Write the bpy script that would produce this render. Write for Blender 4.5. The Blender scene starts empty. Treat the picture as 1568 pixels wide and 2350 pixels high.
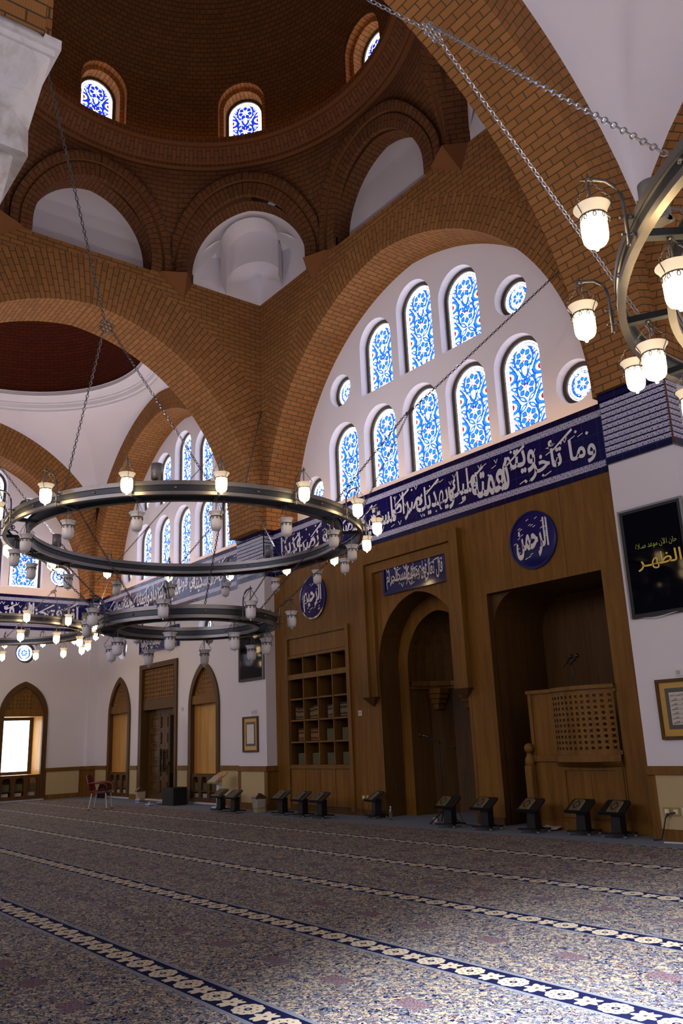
import bpy, bmesh, math, random
from math import sin, cos, pi, sqrt, radians, atan2, hypot
from mathutils import Vector, Matrix
from mathutils.geometry import tessellate_polygon
random.seed(7)
SC = bpy.context.scene
COL = SC.collection
# ------------------------------------------------------------------ camera
cd = bpy.data.cameras.new('camera'); cam = bpy.data.objects.new('camera', cd); COL.objects.link(cam)
FPX = 1907.84
cd.sensor_fit = 'VERTICAL'; cd.sensor_height = 36.0; cd.lens = FPX / 2350 * 36.0
cd.clip_start = 0.05; cd.clip_end = 300
_rt = Vector((0.60931965, 0.79191948, -0.03991378)); _dn = Vector((-0.23194155, 0.12987284, -0.96402083)); _fw = Vector((-0.75824316, 0.5966545, 0.2628131))
M3 = Matrix((_rt, -_dn, -_fw)).transposed()
cam.matrix_world = Matrix.Translation((0, -11.5, 1.56)) @ M3.to_4x4()
SC.camera = cam
# ------------------------------------------------------------------ colour management, world, big lights
SC.view_settings.view_transform = 'Standard'; SC.view_settings.look = 'None'
SC.view_settings.gamma = 1.0; SC.view_settings.use_curve_mapping = False
SC.view_settings.exposure = 0.12
try:
    SC.cycles.max_bounces = 8; SC.cycles.diffuse_bounces = 5; SC.cycles.glossy_bounces = 3
    SC.cycles.sample_clamp_indirect = 6.0; SC.cycles.caustics_reflective = False; SC.cycles.caustics_refractive = False
    SC.cycles.use_denoising = True
except Exception: pass
w = bpy.data.worlds.new('sky'); SC.world = w; w.use_nodes = True
bg = w.node_tree.nodes['Background']; bg.inputs['Color'].default_value = (0.82, 0.78, 1.0, 1); bg.inputs['Strength'].default_value = 0.10
def area(name, loc, target, sx, sy, power, col):
    l = bpy.data.lights.new(name, 'AREA'); l.shape = 'RECTANGLE'; l.size = sx; l.size_y = sy; l.energy = power; l.color = col
    o = bpy.data.objects.new(name, l); COL.objects.link(o); o.location = loc
    o.rotation_euler = (Vector(target) - Vector(loc)).to_track_quat('-Z', 'Y').to_euler(); return o
# area lamps added as fill, standing in for daylight behind and beside the viewer
area('daylight_fill_rear', (-9, -29, 9.5), (-14, 0, 9.5), 24, 6, 1500, (0.96, 0.89, 1.0))
area('daylight_fill_side', (9.5, -8, 7.5), (-8, -5, 7.5), 14, 5, 300, (0.96, 0.90, 1.0))
area('daylight_door', (0.4, -14.0, 4.6), (-2.0, -8.35, 0), 1.0, 1.0, 400, (0.92, 0.93, 1.0)).data.spread = radians(38)
# ------------------------------------------------------------------ node helpers
class NT:
    def __init__(s, name, rough=0.6, spec=0.3, metal=0.0):
        s.m = bpy.data.materials.new(name); s.m.use_nodes = True; s.t = s.m.node_tree; s.n = s.t.nodes; s.L = s.t.links
        s.b = s.n['Principled BSDF']; s.b.inputs['Roughness'].default_value = rough
        s.b.inputs['Specular IOR Level'].default_value = spec; s.b.inputs['Metallic'].default_value = metal
    def sock(s, node, key, v):
        if v is None: return
        i = node.inputs[key]
        if isinstance(v, bpy.types.NodeSocket): s.L.new(v, i)
        elif isinstance(v, (tuple, list)):
            i.default_value = (*v, 1) if (len(v) == 3 and i.type == 'RGBA') else v
        else: i.default_value = v
    def add(s, typ, outs=0, **kw):
        nd = s.n.new(typ)
        for k, v in kw.items():
            if k.startswith('_'): setattr(nd, k[1:], v)
        for k, v in kw.items():
            if not k.startswith('_'): s.sock(nd, k.replace('__', ' '), v)
        return nd
    def math(s, op, a, b=None, c=None):
        nd = s.n.new('ShaderNodeMath'); nd.operation = op
        for i, v in enumerate((a, b, c)):
            if v is not None: s.sock(nd, i, v)
        return nd.outputs[0]
    def mix(s, f, a, b, typ='MIX'):
        nd = s.n.new('ShaderNodeMix'); nd.data_type = 'RGBA'; nd.blend_type = typ
        s.sock(nd, 0, f); s.sock(nd, 6, (*a, 1) if isinstance(a, tuple) and len(a) == 3 else a); s.sock(nd, 7, (*b, 1) if isinstance(b, tuple) and len(b) == 3 else b)
        return nd.outputs[2]
    def uv(s): return s.n.new('ShaderNodeUVMap').outputs[0]
    def pos(s): return s.n.new('ShaderNodeNewGeometry').outputs['Position']
    def obj(s): return s.n.new('ShaderNodeTexCoord').outputs['Object']
    def mapv(s, v, sc=(1, 1, 1), loc=(0, 0, 0)):
        nd = s.n.new('ShaderNodeMapping'); s.L.new(v, nd.inputs[0]); nd.inputs['Scale'].default_value = sc; nd.inputs['Location'].default_value = loc; return nd.outputs[0]
    def noise(s, v, scale, detail=3, rough=0.5, out=0, dist=0.0):
        nd = s.n.new('ShaderNodeTexNoise'); s.L.new(v, nd.inputs['Vector']); nd.inputs['Scale'].default_value = scale
        nd.inputs['Detail'].default_value = detail; nd.inputs['Roughness'].default_value = rough; nd.inputs['Distortion'].default_value = dist; return nd.outputs[out]
    def ramp(s, f, stops, interp='LINEAR'):
        nd = s.n.new('ShaderNodeValToRGB'); s.L.new(f, nd.inputs[0]); r = nd.color_ramp; r.interpolation = interp
        while len(r.elements) < len(stops): r.elements.new(0.5)
        for e, (p, c) in zip(r.elements, stops): e.position = p; e.color = (*c, 1)
        return nd.outputs[0]
    def xyz(s, v):
        nd = s.n.new('ShaderNodeSeparateXYZ'); s.L.new(v, nd.inputs[0]); return nd.outputs
    def bump(s, h, strength=0.3, dist=0.01):
        nd = s.n.new('ShaderNodeBump'); s.L.new(h, nd.inputs['Height']); nd.inputs['Strength'].default_value = strength; nd.inputs['Distance'].default_value = dist
        s.L.new(nd.outputs[0], s.b.inputs['Normal'])
    def col(s, c): s.sock(s.b, 'Base Color', c); return s
def plain(name, c, rough=0.6, spec=0.3, metal=0.0, var=0.06):
    k = NT(name, rough, spec, metal); f = k.noise(k.obj(), 6.0, 3)
    k.col(k.mix(f, tuple(x * (1 - var) for x in c), tuple(min(1, x * (1 + var)) for x in c))); return k.m
def emis(name, c, st):
    k = NT(name, 0.4); k.col(tuple(x * 0.5 for x in c)); k.b.inputs['Emission Color'].default_value = (*c, 1); k.b.inputs['Emission Strength'].default_value = st; return k.m
def brick_mat(name, c1, c2, mortar, L=0.33, H=0.118, ms=0.009, groove=True):
    k = NT(name, 0.85, 0.15); uv = k.uv()
    nd = k.add('ShaderNodeTexBrick', Vector=uv, Color1=c1, Color2=c2, Mortar=mortar, Scale=1.0, Mortar__Size=ms, Mortar__Smooth=0.1, Bias=0.0, Brick__Width=L, Row__Height=H)
    nz = k.noise(k.mapv(uv, (1, 1, 1)), 1.3, 4, 0.6)
    c = k.mix(k.math('MULTIPLY', nz, 0.35), nd.outputs[0], tuple(x * 0.45 for x in c1))
    if groove:
        u = k.xyz(uv)[0]; g = k.math('SINE', k.math('MULTIPLY', u, 2 * pi / 0.025)); g = k.math('GREATER_THAN', g, 0.55)
        c = k.mix(k.math('MULTIPLY', g, 0.22), c, tuple(x * 0.3 for x in c1))
    k.col(c); k.bump(k.math('MULTIPLY', nd.outputs['Fac'], -1.0), 0.5, 0.01); return k.m
def wood_mat(name, c1, c2, scale=1.0, rough=0.5, vert=(9, 9, 0.7), seams=0.0):
    k = NT(name, rough, 0.22); v = k.mapv(k.pos(), vert)
    n1 = k.noise(v, 1.0 * scale, 6, 0.62, dist=0.6); n2 = k.noise(k.mapv(k.pos(), tuple(x * 5 for x in vert)), 1.0 * scale, 3, 0.6)
    f = k.math('ADD', k.math('MULTIPLY', n1, 0.75), k.math('MULTIPLY', n2, 0.25)); c = k.ramp(f, [(0.30, c1), (0.68, c2)])
    if seams:
        x = k.xyz(k.pos()); u = k.math('ADD', x[0], x[1]); fr = k.math('FRACT', k.math('DIVIDE', u, seams)); g = k.math('LESS_THAN', fr, 0.012)
        c = k.mix(k.math('MULTIPLY', g, 0.6), c, (0.01, 0.005, 0.002))
    k.col(c); return k.m
# ------------------------------------------------------------------ materials
M = {}
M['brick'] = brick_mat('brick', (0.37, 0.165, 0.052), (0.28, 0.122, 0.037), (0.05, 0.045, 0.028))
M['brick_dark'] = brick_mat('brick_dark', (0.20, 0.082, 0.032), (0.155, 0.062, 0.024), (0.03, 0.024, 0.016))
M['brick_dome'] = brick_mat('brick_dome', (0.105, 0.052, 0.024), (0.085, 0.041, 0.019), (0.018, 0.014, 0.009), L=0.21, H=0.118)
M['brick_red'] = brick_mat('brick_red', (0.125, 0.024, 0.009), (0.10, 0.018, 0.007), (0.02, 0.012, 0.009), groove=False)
M['brick_plain'] = plain('brick_plain', (0.17, 0.066, 0.023), 0.8, 0.15)
k = NT('plaster', 0.9, 0.15); k.col(k.mix(k.noise(k.pos(), 0.8, 3), (0.74, 0.71, 0.77), (0.80, 0.77, 0.82))); M['plaster'] = k.m
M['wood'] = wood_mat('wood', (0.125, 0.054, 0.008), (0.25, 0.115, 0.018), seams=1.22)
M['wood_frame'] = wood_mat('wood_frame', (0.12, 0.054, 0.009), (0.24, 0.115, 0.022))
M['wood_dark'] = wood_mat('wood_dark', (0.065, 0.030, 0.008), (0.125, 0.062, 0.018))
M['wood_light'] = wood_mat('wood_light', (0.46, 0.24, 0.06), (0.66, 0.39, 0.12), rough=0.4)
k = NT('beige_panel', 0.5, 0.3); k.col(k.mix(k.noise(k.pos(), 5, 5, 0.7), (0.46, 0.35, 0.17), (0.56, 0.45, 0.25))); M['beige'] = k.m
M['navy'] = None
def tile_mat(name, c, size=0.3, gl=0.12):
    k = NT(name, gl, 0.5); uv = k.uv()
    nd = k.add('ShaderNodeTexBrick', Vector=uv, Color1=c, Color2=tuple(x * 0.8 for x in c), Mortar=(0.03, 0.032, 0.15), Scale=1.0, Mortar__Size=0.0045, Brick__Width=size, Row__Height=size, _offset=0.0)
    k.col(nd.outputs[0]); k.bump(k.noise(uv, 7, 2), 0.12, 0.02); return k.m
M['navy'] = tile_mat('navy_tile', (0.006, 0.006, 0.085))
M['navy_edge'] = tile_mat('navy_edge', (0.004, 0.004, 0.05), 0.3, 0.1)
k = NT('arabesque_tile', 0.2, 0.5); uv = k.mapv(k.uv(), (1, 1, 1)); x, y, _ = k.xyz(uv)
PER = 0.095
fx = k.math('ABSOLUTE', k.math('SUBTRACT', k.math('FRACT', k.math('DIVIDE', x, PER)), 0.5)); fy = k.math('ABSOLUTE', k.math('SUBTRACT', k.math('FRACT', k.math('DIVIDE', y, PER)), 0.5))
dd = k.math('SQRT', k.math('ADD', k.math('MULTIPLY', fx, fx), k.math('MULTIPLY', fy, fy)))
ringp = k.math('LESS_THAN', k.math('ABSOLUTE', k.math('SUBTRACT', dd, 0.27)), 0.07)
dia = k.math('LESS_THAN', k.math('ABSOLUTE', k.math('SUBTRACT', k.math('ADD', fx, fy), 0.72)), 0.10)
dot = k.math('LESS_THAN', dd, 0.09)
pat = k.math('MAXIMUM', k.math('MAXIMUM', ringp, dia), dot)
swirl = k.math('LESS_THAN', k.math('ABSOLUTE', k.math('SUBTRACT', k.noise(uv, 55, 2), 0.5)), 0.035)
pat = k.math('MAXIMUM', pat, swirl)
k.col(k.mix(pat, (0.014, 0.014, 0.17), (0.62, 0.60, 0.70))); M['arab'] = k.m
M['script_white'] = plain('script_white', (0.78, 0.75, 0.76), 0.3, 0.5)
M['navy_glaze'] = plain('navy_glaze', (0.008, 0.009, 0.12), 0.1, 0.6)
M['blue_edge'] = plain('blue_edge', (0.008, 0.012, 0.12), 0.12, 0.6)
k = NT('steel_band', 0.38, 0.5, 0.75); k.col(k.mix(k.noise(k.obj(), 9, 4), (0.20, 0.19, 0.19), (0.30, 0.28, 0.27))); M['steel'] = k.m
M['iron_dark'] = plain('iron_dark', (0.035, 0.042, 0.055), 0.4, 0.5, 0.3)
M['iron'] = plain('iron', (0.10, 0.10, 0.115), 0.42, 0.5, 0.7)
M['chain'] = plain('chain', (0.085, 0.08, 0.08), 0.5, 0.5, 0.6)
M['chain_silver'] = plain('chain_silver', (0.30, 0.30, 0.33), 0.4, 0.5, 0.7)
k = NT('glass_lit', 0.35, 0.4); k.col((0.9, 0.85, 0.78)); k.b.inputs['Emission Color'].default_value = (1.0, 0.72, 0.36, 1)
z = k.xyz(k.obj())[2]; rf = k.ramp(k.math('DIVIDE', k.math('ADD', z, 0.42), 0.42), [(0.0, (1, 1, 1)), (0.66, (1, 1, 1)), (0.76, (0.045, 0.045, 0.045)), (1.0, (0.025, 0.025, 0.025))])
k.L.new(k.math('MULTIPLY', rf, 13.0), k.b.inputs['Emission Strength']); M['glass_lit'] = k.m
k = NT('glass_unlit', 0.3, 0.5); k.col((0.78, 0.76, 0.79)); k.b.inputs['Subsurface Weight'].default_value = 0.0; M['glass_unlit'] = k.m
M['frame_dark'] = plain('frame_dark', (0.055, 0.042, 0.03), 0.5, 0.4)
M['black'] = plain('black', (0.008, 0.008, 0.009), 0.45, 0.4)
M['black_gloss'] = plain('black_gloss', (0.003, 0.003, 0.005), 0.04, 0.6)
M['screen'] = plain('screen', (0.002, 0.002, 0.006), 0.05, 0.12)
M['grey'] = plain('grey', (0.22, 0.22, 0.23), 0.4, 0.4, 0.3)
M['white_plastic'] = plain('white_plastic', (0.72, 0.71, 0.70), 0.45)
M['marble'] = None
k = NT('marble', 0.35, 0.4); v = k.pos(); n = k.noise(v, 2.2, 8, 0.65, dist=1.2); k.col(k.ramp(n, [(0.35, (0.50, 0.46, 0.44)), (0.50, (0.72, 0.70, 0.72)), (0.7, (0.80, 0.78, 0.82))])); M['marble'] = k.m
k = NT('floor_carpet', 0.95, 0.05); k.col(k.mix(k.noise(k.pos(), 14, 4), (0.17, 0.21, 0.27), (0.21, 0.25, 0.32))); M['floor'] = k.m
# emission of the leaded glass panes (backlit by the sky)
GL = {'white': emis('pane_white', (0.93, 0.93, 1.0), 3.0), 'sky': emis('pane_sky', (0.02, 0.28, 0.90), 1.0), 'deep': emis('pane_deep', (0.004, 0.025, 0.60), 0.8),
      'blue': emis('pane_blue', (0.01, 0.05, 0.85), 0.95), 'red': emis('pane_red', (0.55, 0.01, 0.01), 0.8), 'yel': emis('pane_yellow', (1.0, 0.62, 0.05), 1.0), 'lead': emis('pane_lead', (0.16, 0.17, 0.21), 0.5), 'pale': emis('pane_pale', (0.25, 0.48, 1.0), 1.1)}
M['led'] = emis('led_strip', (1.0, 0.58, 0.24), 14.0)
M['led_orange'] = emis('led_orange', (1.0, 0.48, 0.08), 16.0)
M['daylit_pane'] = emis('daylit_pane', (0.98, 0.99, 1.0), 3.2)
# prayer carpet
k = NT('prayer_carpet', 0.95, 0.05); P = k.pos(); X, Y, Z = k.xyz(P)
def TH(a, lo, hi): return k.math('MULTIPLY', k.math('GREATER_THAN', a, lo), k.math('LESS_THAN', a, hi))
s_ = k.math('FRACT', k.math('DIVIDE', k.math('SUBTRACT', k.math('MULTIPLY', Y, -1.0), 2.355), 1.515)); s_ = k.math('MULTIPLY', s_, 1.515)
base = (0.105, 0.118, 0.158); cream = (0.39, 0.325, 0.225); navy = (0.008, 0.010, 0.045); red = (0.11, 0.02, 0.022); pale = (0.20, 0.225, 0.29)
w1 = k.mapv(P, (1, 1.0, 1)); nzv = k.noise(w1, 9, 2, out=1)
wv = k.n.new('ShaderNodeVectorMath'); wv.operation = 'MULTIPLY_ADD'; k.L.new(nzv, wv.inputs[0]); wv.inputs[1].default_value = (0.09, 0.09, 0); k.L.new(P, wv.inputs[2]); WP = wv.outputs[0]
a1 = k.noise(WP, 25, 2, 0.55, dist=1.4); a2 = k.noise(k.mapv(WP, (1, 1, 1), (3, 7, 0)), 29, 2, 0.5, dist=1.8); a3 = k.noise(k.mapv(WP, (1, 1, 1), (9, 1, 0)), 33, 2, 0.5, dist=1.0); a4 = k.noise(k.mapv(P, (1, 1, 1), (2, 5, 0)), 2.6, 3, 0.6)
vo = k.add('ShaderNodeTexVoronoi', Vector=k.mapv(WP, (1, 1.3, 1)), Scale=18.0)
fc = k.mix(k.math('GREATER_THAN', a2, 0.56), base, pale)
fc = k.mix(k.math('GREATER_THAN', a1, 0.515), fc, cream)
fc = k.mix(k.math('MULTIPLY', k.math('LESS_THAN', vo.outputs['Distance'], 0.33), k.math('GREATER_THAN', a4, 0.42)), fc, (0.46, 0.41, 0.33))
fc = k.mix(k.math('LESS_THAN', k.math('ABSOLUTE', k.math('SUBTRACT', a1, 0.51)), 0.016), fc, navy)
fc = k.mix(k.math('GREATER_THAN', a3, 0.60), fc, navy)
fc = k.mix(k.math('LESS_THAN', vo.outputs['Distance'], 0.09), fc, red)
fc = k.mix(k.math('LESS_THAN', a3, 0.345), fc, red)
# rusty medallions in the middle of each row
mx = k.math('MULTIPLY', k.math('SUBTRACT', k.math('FRACT', k.math('DIVIDE', k.math('ADD', X, 50.02), 0.745)), 0.5), 0.745)
my = k.math('SUBTRACT', s_, 0.915)
mask = k.math('MULTIPLY', k.math('LESS_THAN', k.math('ABSOLUTE', mx), 0.115), k.math('LESS_THAN', k.math('ABSOLUTE', my), 0.075))
fr_ = k.mix(k.math('GREATER_THAN', k.noise(WP, 75, 2), 0.5), (0.15, 0.17, 0.23), (0.16, 0.055, 0.045))
fc = k.mix(mask, fc, fr_)
# border stripe
bx = k.math('MULTIPLY', k.math('SUBTRACT', k.math('FRACT', k.math('DIVIDE', k.math('ADD', X, 50.10), 0.382)), 0.5), 0.382)
by = k.math('SUBTRACT', s_, 0.155)
ang = k.math('ARCTAN2', by, bx); rr = k.math('SQRT', k.math('ADD', k.math('MULTIPLY', k.math('MULTIPLY', bx, bx), 1.0), k.math('MULTIPLY', by, by)))
scal = k.math('ADD', 0.094, k.math('MULTIPLY', k.math('ABSOLUTE', k.math('SINE', k.math('MULTIPLY', ang, 5.0))), 0.010))
med = k.math('LESS_THAN', rr, scal)
b2 = k.math('SUBTRACT', 0.191, k.math('ABSOLUTE', bx)); ang2 = k.math('ARCTAN2', by, b2); r2 = k.math('SQRT', k.math('ADD', k.math('MULTIPLY', k.math('MULTIPLY', b2, b2), 1.15), k.math('MULTIPLY', k.math('MULTIPLY', by, by), 0.8)))
fl = k.math('LESS_THAN', r2, k.math('ADD', 0.072, k.math('MULTIPLY', k.math('SINE', k.math('MULTIPLY', ang2, 6.0)), 0.018)))
bc = k.mix(k.math('MAXIMUM', med, fl), navy, (0.52, 0.46, 0.35))
dotm = k.math('LESS_THAN', rr, 0.026); bc = k.mix(dotm, bc, navy); bc = k.mix(k.math('LESS_THAN', rr, 0.011), bc, cream)
rdot = k.math('MULTIPLY', TH(rr, 0.052, 0.068), k.math('GREATER_THAN', k.math('SINE', k.math('MULTIPLY', ang, 8.0)), 0.75)); bc = k.mix(rdot, bc, red)
bc = k.mix(k.math('LESS_THAN', r2, 0.012), bc, red)
edge = k.math('MAXIMUM', k.math('LESS_THAN', s_, 0.034), k.math('GREATER_THAN', s_, 0.272))
lines = k.math('GREATER_THAN', k.math('SINE', k.math('MULTIPLY', s_, 2 * pi / 0.0125)), 0.1)
bc = k.mix(edge, bc, k.mix(lines, (0.08, 0.10, 0.17), (0.30, 0.32, 0.35)))
band = k.math('LESS_THAN', s_, 0.306)
k.col(k.mix(band, fc, bc)); M['carpet'] = k.m
# ------------------------------------------------------------------ mesh helpers
class MB:
    def __init__(s): s.v = []; s.f = []; s.uv = []; s.mi = []; s.sm = []
    def face(s, pts, uvs=None, m=0, smooth=False):
        i = len(s.v); s.v += [tuple(p) for p in pts]; s.f.append(tuple(range(i, i + len(pts))))
        if uvs is None:
            p0 = Vector(pts[0]); n = Vector((0, 0, 0))
            for a in range(len(pts)):
                p, q = Vector(pts[a]), Vector(pts[(a + 1) % len(pts)]); n += p.cross(q)
            ax, ay, az = abs(n.x), abs(n.y), abs(n.z)
            if az >= ax and az >= ay: uvs = [(p[0], p[1]) for p in pts]
            elif ax >= ay: uvs = [(p[1], p[2]) for p in pts]
            else: uvs = [(p[0], p[2]) for p in pts]
        s.uv += list(uvs); s.mi.append(m); s.sm.append(smooth)
    def grid(s, rows, uvs=None, m=0, smooth=False, close=False, flip=False):
        R = len(rows); C = len(rows[0])
        i = len(s.v)
        for r in rows: s.v += [tuple(p) for p in r]
        for a in range(R - 1):
            for b in range(C if close else C - 1):
                b2 = (b + 1) % C
                idx = [(a, b), (a, b2), (a + 1, b2), (a + 1, b)]
                if flip: idx = idx[::-1]
                s.f.append(tuple(i + q[0] * C + q[1] for q in idx))
                if uvs: s.uv += [uvs[q[0]][q[1] if not (close and q[1] == 0 and b2 == 0) else 0] for q in idx]
                else: s.uv += [(rows[q[0]][q[1]][0] + rows[q[0]][q[1]][1], rows[q[0]][q[1]][2]) for q in idx]
                s.mi.append(m); s.sm.append(smooth)
    def box(s, a, b, m=0):
        x0, y0, z0 = a; x1, y1, z1 = b
        P = [(x0, y0, z0), (x1, y0, z0), (x1, y1, z0), (x0, y1, z0), (x0, y0, z1), (x1, y0, z1), (x1, y1, z1), (x0, y1, z1)]
        for q in ((0, 3, 2, 1), (4, 5, 6, 7), (0, 1, 5, 4), (1, 2, 6, 5), (2, 3, 7, 6), (3, 0, 4, 7)): s.face([P[t] for t in q], None, m)
    def obox(s, o, ax, ay, az, m=0):
        o, ax, ay, az = map(Vector, (o, ax, ay, az)); P = [o, o + ax, o + ax + ay, o + ay]; P += [p + az for p in P]
        for q in ((0, 3, 2, 1), (4, 5, 6, 7), (0, 1, 5, 4), (1, 2, 6, 5), (2, 3, 7, 6), (3, 0, 4, 7)): s.face([P[t] for t in q], None, m)
    def lathe(s, prof, c=(0, 0, 0), n=16, m=0, smooth=True, a0=0, a1=2 * pi, sy=1.0):
        full = abs(a1 - a0 - 2 * pi) < 1e-6; N = n if full else n + 1
        rows = [[(c[0] + r * cos(a0 + (a1 - a0) * i / n), c[1] + sy * r * sin(a0 + (a1 - a0) * i / n), c[2] + z) for i in range(N)] for r, z in prof]
        s.grid(rows, None, m, smooth, close=full)
    def tube(s, pts, r, n=6, m=0, smooth=True, cap=True):
        pts = [Vector(p) for p in pts]; rows = []
        up = Vector((0, 0, 1)); 
        for i, p in enumerate(pts):
            t = (pts[min(i + 1, len(pts) - 1)] - pts[max(i - 1, 0)])
            if t.length < 1e-9: t = Vector((0, 0, 1))
            t.normalize(); u = up if abs(t.dot(up)) < 0.95 else Vector((1, 0, 0))
            a = t.cross(u).normalized(); b = t.cross(a).normalized()
            rr = r[i] if isinstance(r, (list, tuple)) else r
            rows.append([p + a * (rr * cos(2 * pi * k / n)) + b * (rr * sin(2 * pi * k / n)) for k in range(n)])
        s.grid(rows, None, m, smooth, close=True)
        if cap: s.face(rows[0], None, m); s.face(rows[-1][::-1], None, m)
    def ball(s, c, r, n=10, m=0, sz=1.0):
        s.lathe([(max(1e-4, r * sin(pi * i / (n // 2 + 2))), -r * sz * cos(pi * i / (n // 2 + 2))) for i in range(n // 2 + 3)], c, n, m)
    def torus(s, c, R, r, N=8, n=5, ax=(1, 0, 0), ay=(0, 0, 1), m=0, el=1.0):
        ax, ay = Vector(ax).normalized(), Vector(ay).normalized(); az = ax.cross(ay); c = Vector(c); rows = []
        for i in range(N):
            t = 2 * pi * i / N; ctr = c + ax * (R * el * cos(t)) + ay * (R * sin(t)); d = (ax * cos(t) + ay * sin(t)).normalized()
            rows.append([ctr + d * (r * cos(2 * pi * k / n)) + az * (r * sin(2 * pi * k / n)) for k in range(n)])
        rows.append(rows[0]); s.grid(rows, None, m, True, close=True)
    def prism(s, poly, o, ux, uy, uz, d, m=0, back=False):
        """2-D polygon in (ux, uy) from o, thickness d along uz (front face at +d)"""
        o, ux, uy, uz = Vector(o), Vector(ux), Vector(uy), Vector(uz)
        P = [o + ux * a + uy * b for a, b in poly]; Q = [p + uz * d for p in P]
        s.face(Q, [(a, b) for a, b in poly], m)
        if back: s.face(P[::-1], None, m)
        n = len(P)
        for i in range(n):
            j = (i + 1) % n; s.face([P[i], P[j], Q[j], Q[i]], None, m)
    def holed(s, outer, holes, fn, m=0, uvf=None):
        loops = [[Vector((a, b, 0)) for a, b in outer]] + [[Vector((a, b, 0)) for a, b in h] for h in holes]
        flat = [p for l in loops for p in l]
        for t in tessellate_polygon(loops):
            q = [flat[i] for i in t]
            ar = (q[1] - q[0]).cross(q[2] - q[0]).z
            if ar < 0: q = q[::-1]
            s.face([fn(p.x, p.y) for p in q], [(uvf(p.x, p.y) if uvf else (p.x, p.y)) for p in q], m)
    def build(s, name, mats, parent=None, recalc=False, merge=False):
        if not isinstance(mats, (list, tuple)): mats = [mats]
        me = bpy.data.meshes.new(name); me.from_pydata(s.v, [], s.f)
        for x in mats: me.materials.append(x)
        me.polygons.foreach_set('material_index', s.mi); me.polygons.foreach_set('use_smooth', s.sm)
        ul = me.uv_layers.new(name='UVMap')
        ul.data.foreach_set('uv', [c for p in s.uv for c in p])
        me.update()
        if merge:
            bm = bmesh.new(); bm.from_mesh(me); bmesh.ops.remove_doubles(bm, verts=bm.verts, dist=0.0005); bm.to_mesh(me); bm.free()
        o = bpy.data.objects.new(name, me); COL.objects.link(o)
        if parent: o.parent = parent
        return o
def empty(name, loc=(0, 0, 0), rz=0, label=None, cat=None, group=None):
    o = bpy.data.objects.new(name, None); COL.objects.link(o); o.location = loc; o.rotation_euler = (0, 0, rz); o.empty_display_size = 0.1
    if label: o['label'] = label; o['category'] = cat
    if group: o['group'] = group
    return o
def tag(o, label, cat, group=None, kind=None):
    o['label'] = label; o['category'] = cat
    if group: o['group'] = group
    if kind: o['kind'] = kind
    return o
def struct(o, label=None, cat=None):
    o['kind'] = 'structure'
    if label: o['label'] = label
    if cat: o['category'] = cat
    return o
def copy_tree(o, parent=None):
    c = o.copy(); COL.objects.link(c); c.parent = parent
    for ch in list(o.children): copy_tree(ch, c)
    return c
def arch_pts(hw, zs, n=24, e=0.0, c=0.0, base=None):
    """closed outline of an arched opening, counter-clockwise from bottom left"""
    R = hw + e; a_end = math.acos(e / R) if e else pi / 2
    right = [(c - e + R * cos(a_end * i / (n // 2)), zs + R * sin(a_end * i / (n // 2))) for i in range(n // 2 + 1)]
    left = [(2 * c - x, z) for x, z in right[::-1]][1:]
    return [(c - hw, base), (c + hw, base)] + right + left if base is not None else right + left
def circ_pts(r, cx, cz, n=28): return [(cx + r * cos(2 * pi * i / n), cz + r * sin(2 * pi * i / n)) for i in range(n)]
def clip_poly(P, Q):
    """clip polygon P by convex counter-clockwise polygon Q"""
    out = P
    for i in range(len(Q)):
        a, b = Q[i], Q[(i + 1) % len(Q)]
        if abs(a[0] - b[0]) + abs(a[1] - b[1]) < 1e-9: continue
        side = lambda p: (b[0] - a[0]) * (p[1] - a[1]) - (b[1] - a[1]) * (p[0] - a[0])
        inp, out = out, []
        if not inp: return []
        for j in range(len(inp)):
            p, q = inp[j], inp[(j + 1) % len(inp)]; sp, sq = side(p), side(q)
            if sp >= 0: out.append(p)
            if (sp > 0 > sq) or (sp < 0 < sq): t = sp / (sp - sq); out.append((p[0] + (q[0] - p[0]) * t, p[1] + (q[1] - p[1]) * t))
    return out if len(out) > 2 else []
# ------------------------------------------------------------------ Arabic lettering (joined forms laid out right to left)
_F = {'ا': (0xFE8D, 0xFE8E), 'أ': (0xFE83, 0xFE84), 'آ': (0xFE81, 0xFE82), 'إ': (0xFE87, 0xFE88), 'د': (0xFEA9, 0xFEAA), 'ذ': (0xFEAB, 0xFEAC), 'ر': (0xFEAD, 0xFEAE), 'ز': (0xFEAF, 0xFEB0), 'و': (0xFEED, 0xFEEE), 'ؤ': (0xFE85, 0xFE86), 'ة': (0xFE93, 0xFE94), 'ى': (0xFEEF, 0xFEF0), 'ء': (0xFE80, 0xFE80)}
_D = {'ب': 0xFE8F, 'ت': 0xFE95, 'ث': 0xFE99, 'ج': 0xFE9D, 'ح': 0xFEA1, 'خ': 0xFEA5, 'س': 0xFEB1, 'ش': 0xFEB5, 'ص': 0xFEB9, 'ض': 0xFEBD, 'ط': 0xFEC1, 'ظ': 0xFEC5, 'ع': 0xFEC9, 'غ': 0xFECD, 'ف': 0xFED1, 'ق': 0xFED5, 'ك': 0xFED9, 'ل': 0xFEDD, 'م': 0xFEE1, 'ن': 0xFEE5, 'ه': 0xFEE9, 'ي': 0xFEF1, 'ئ': 0xFE89}
_LA = {'ا': 0xFEFB, 'أ': 0xFEF7, 'آ': 0xFEF5, 'إ': 0xFEF9}
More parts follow.
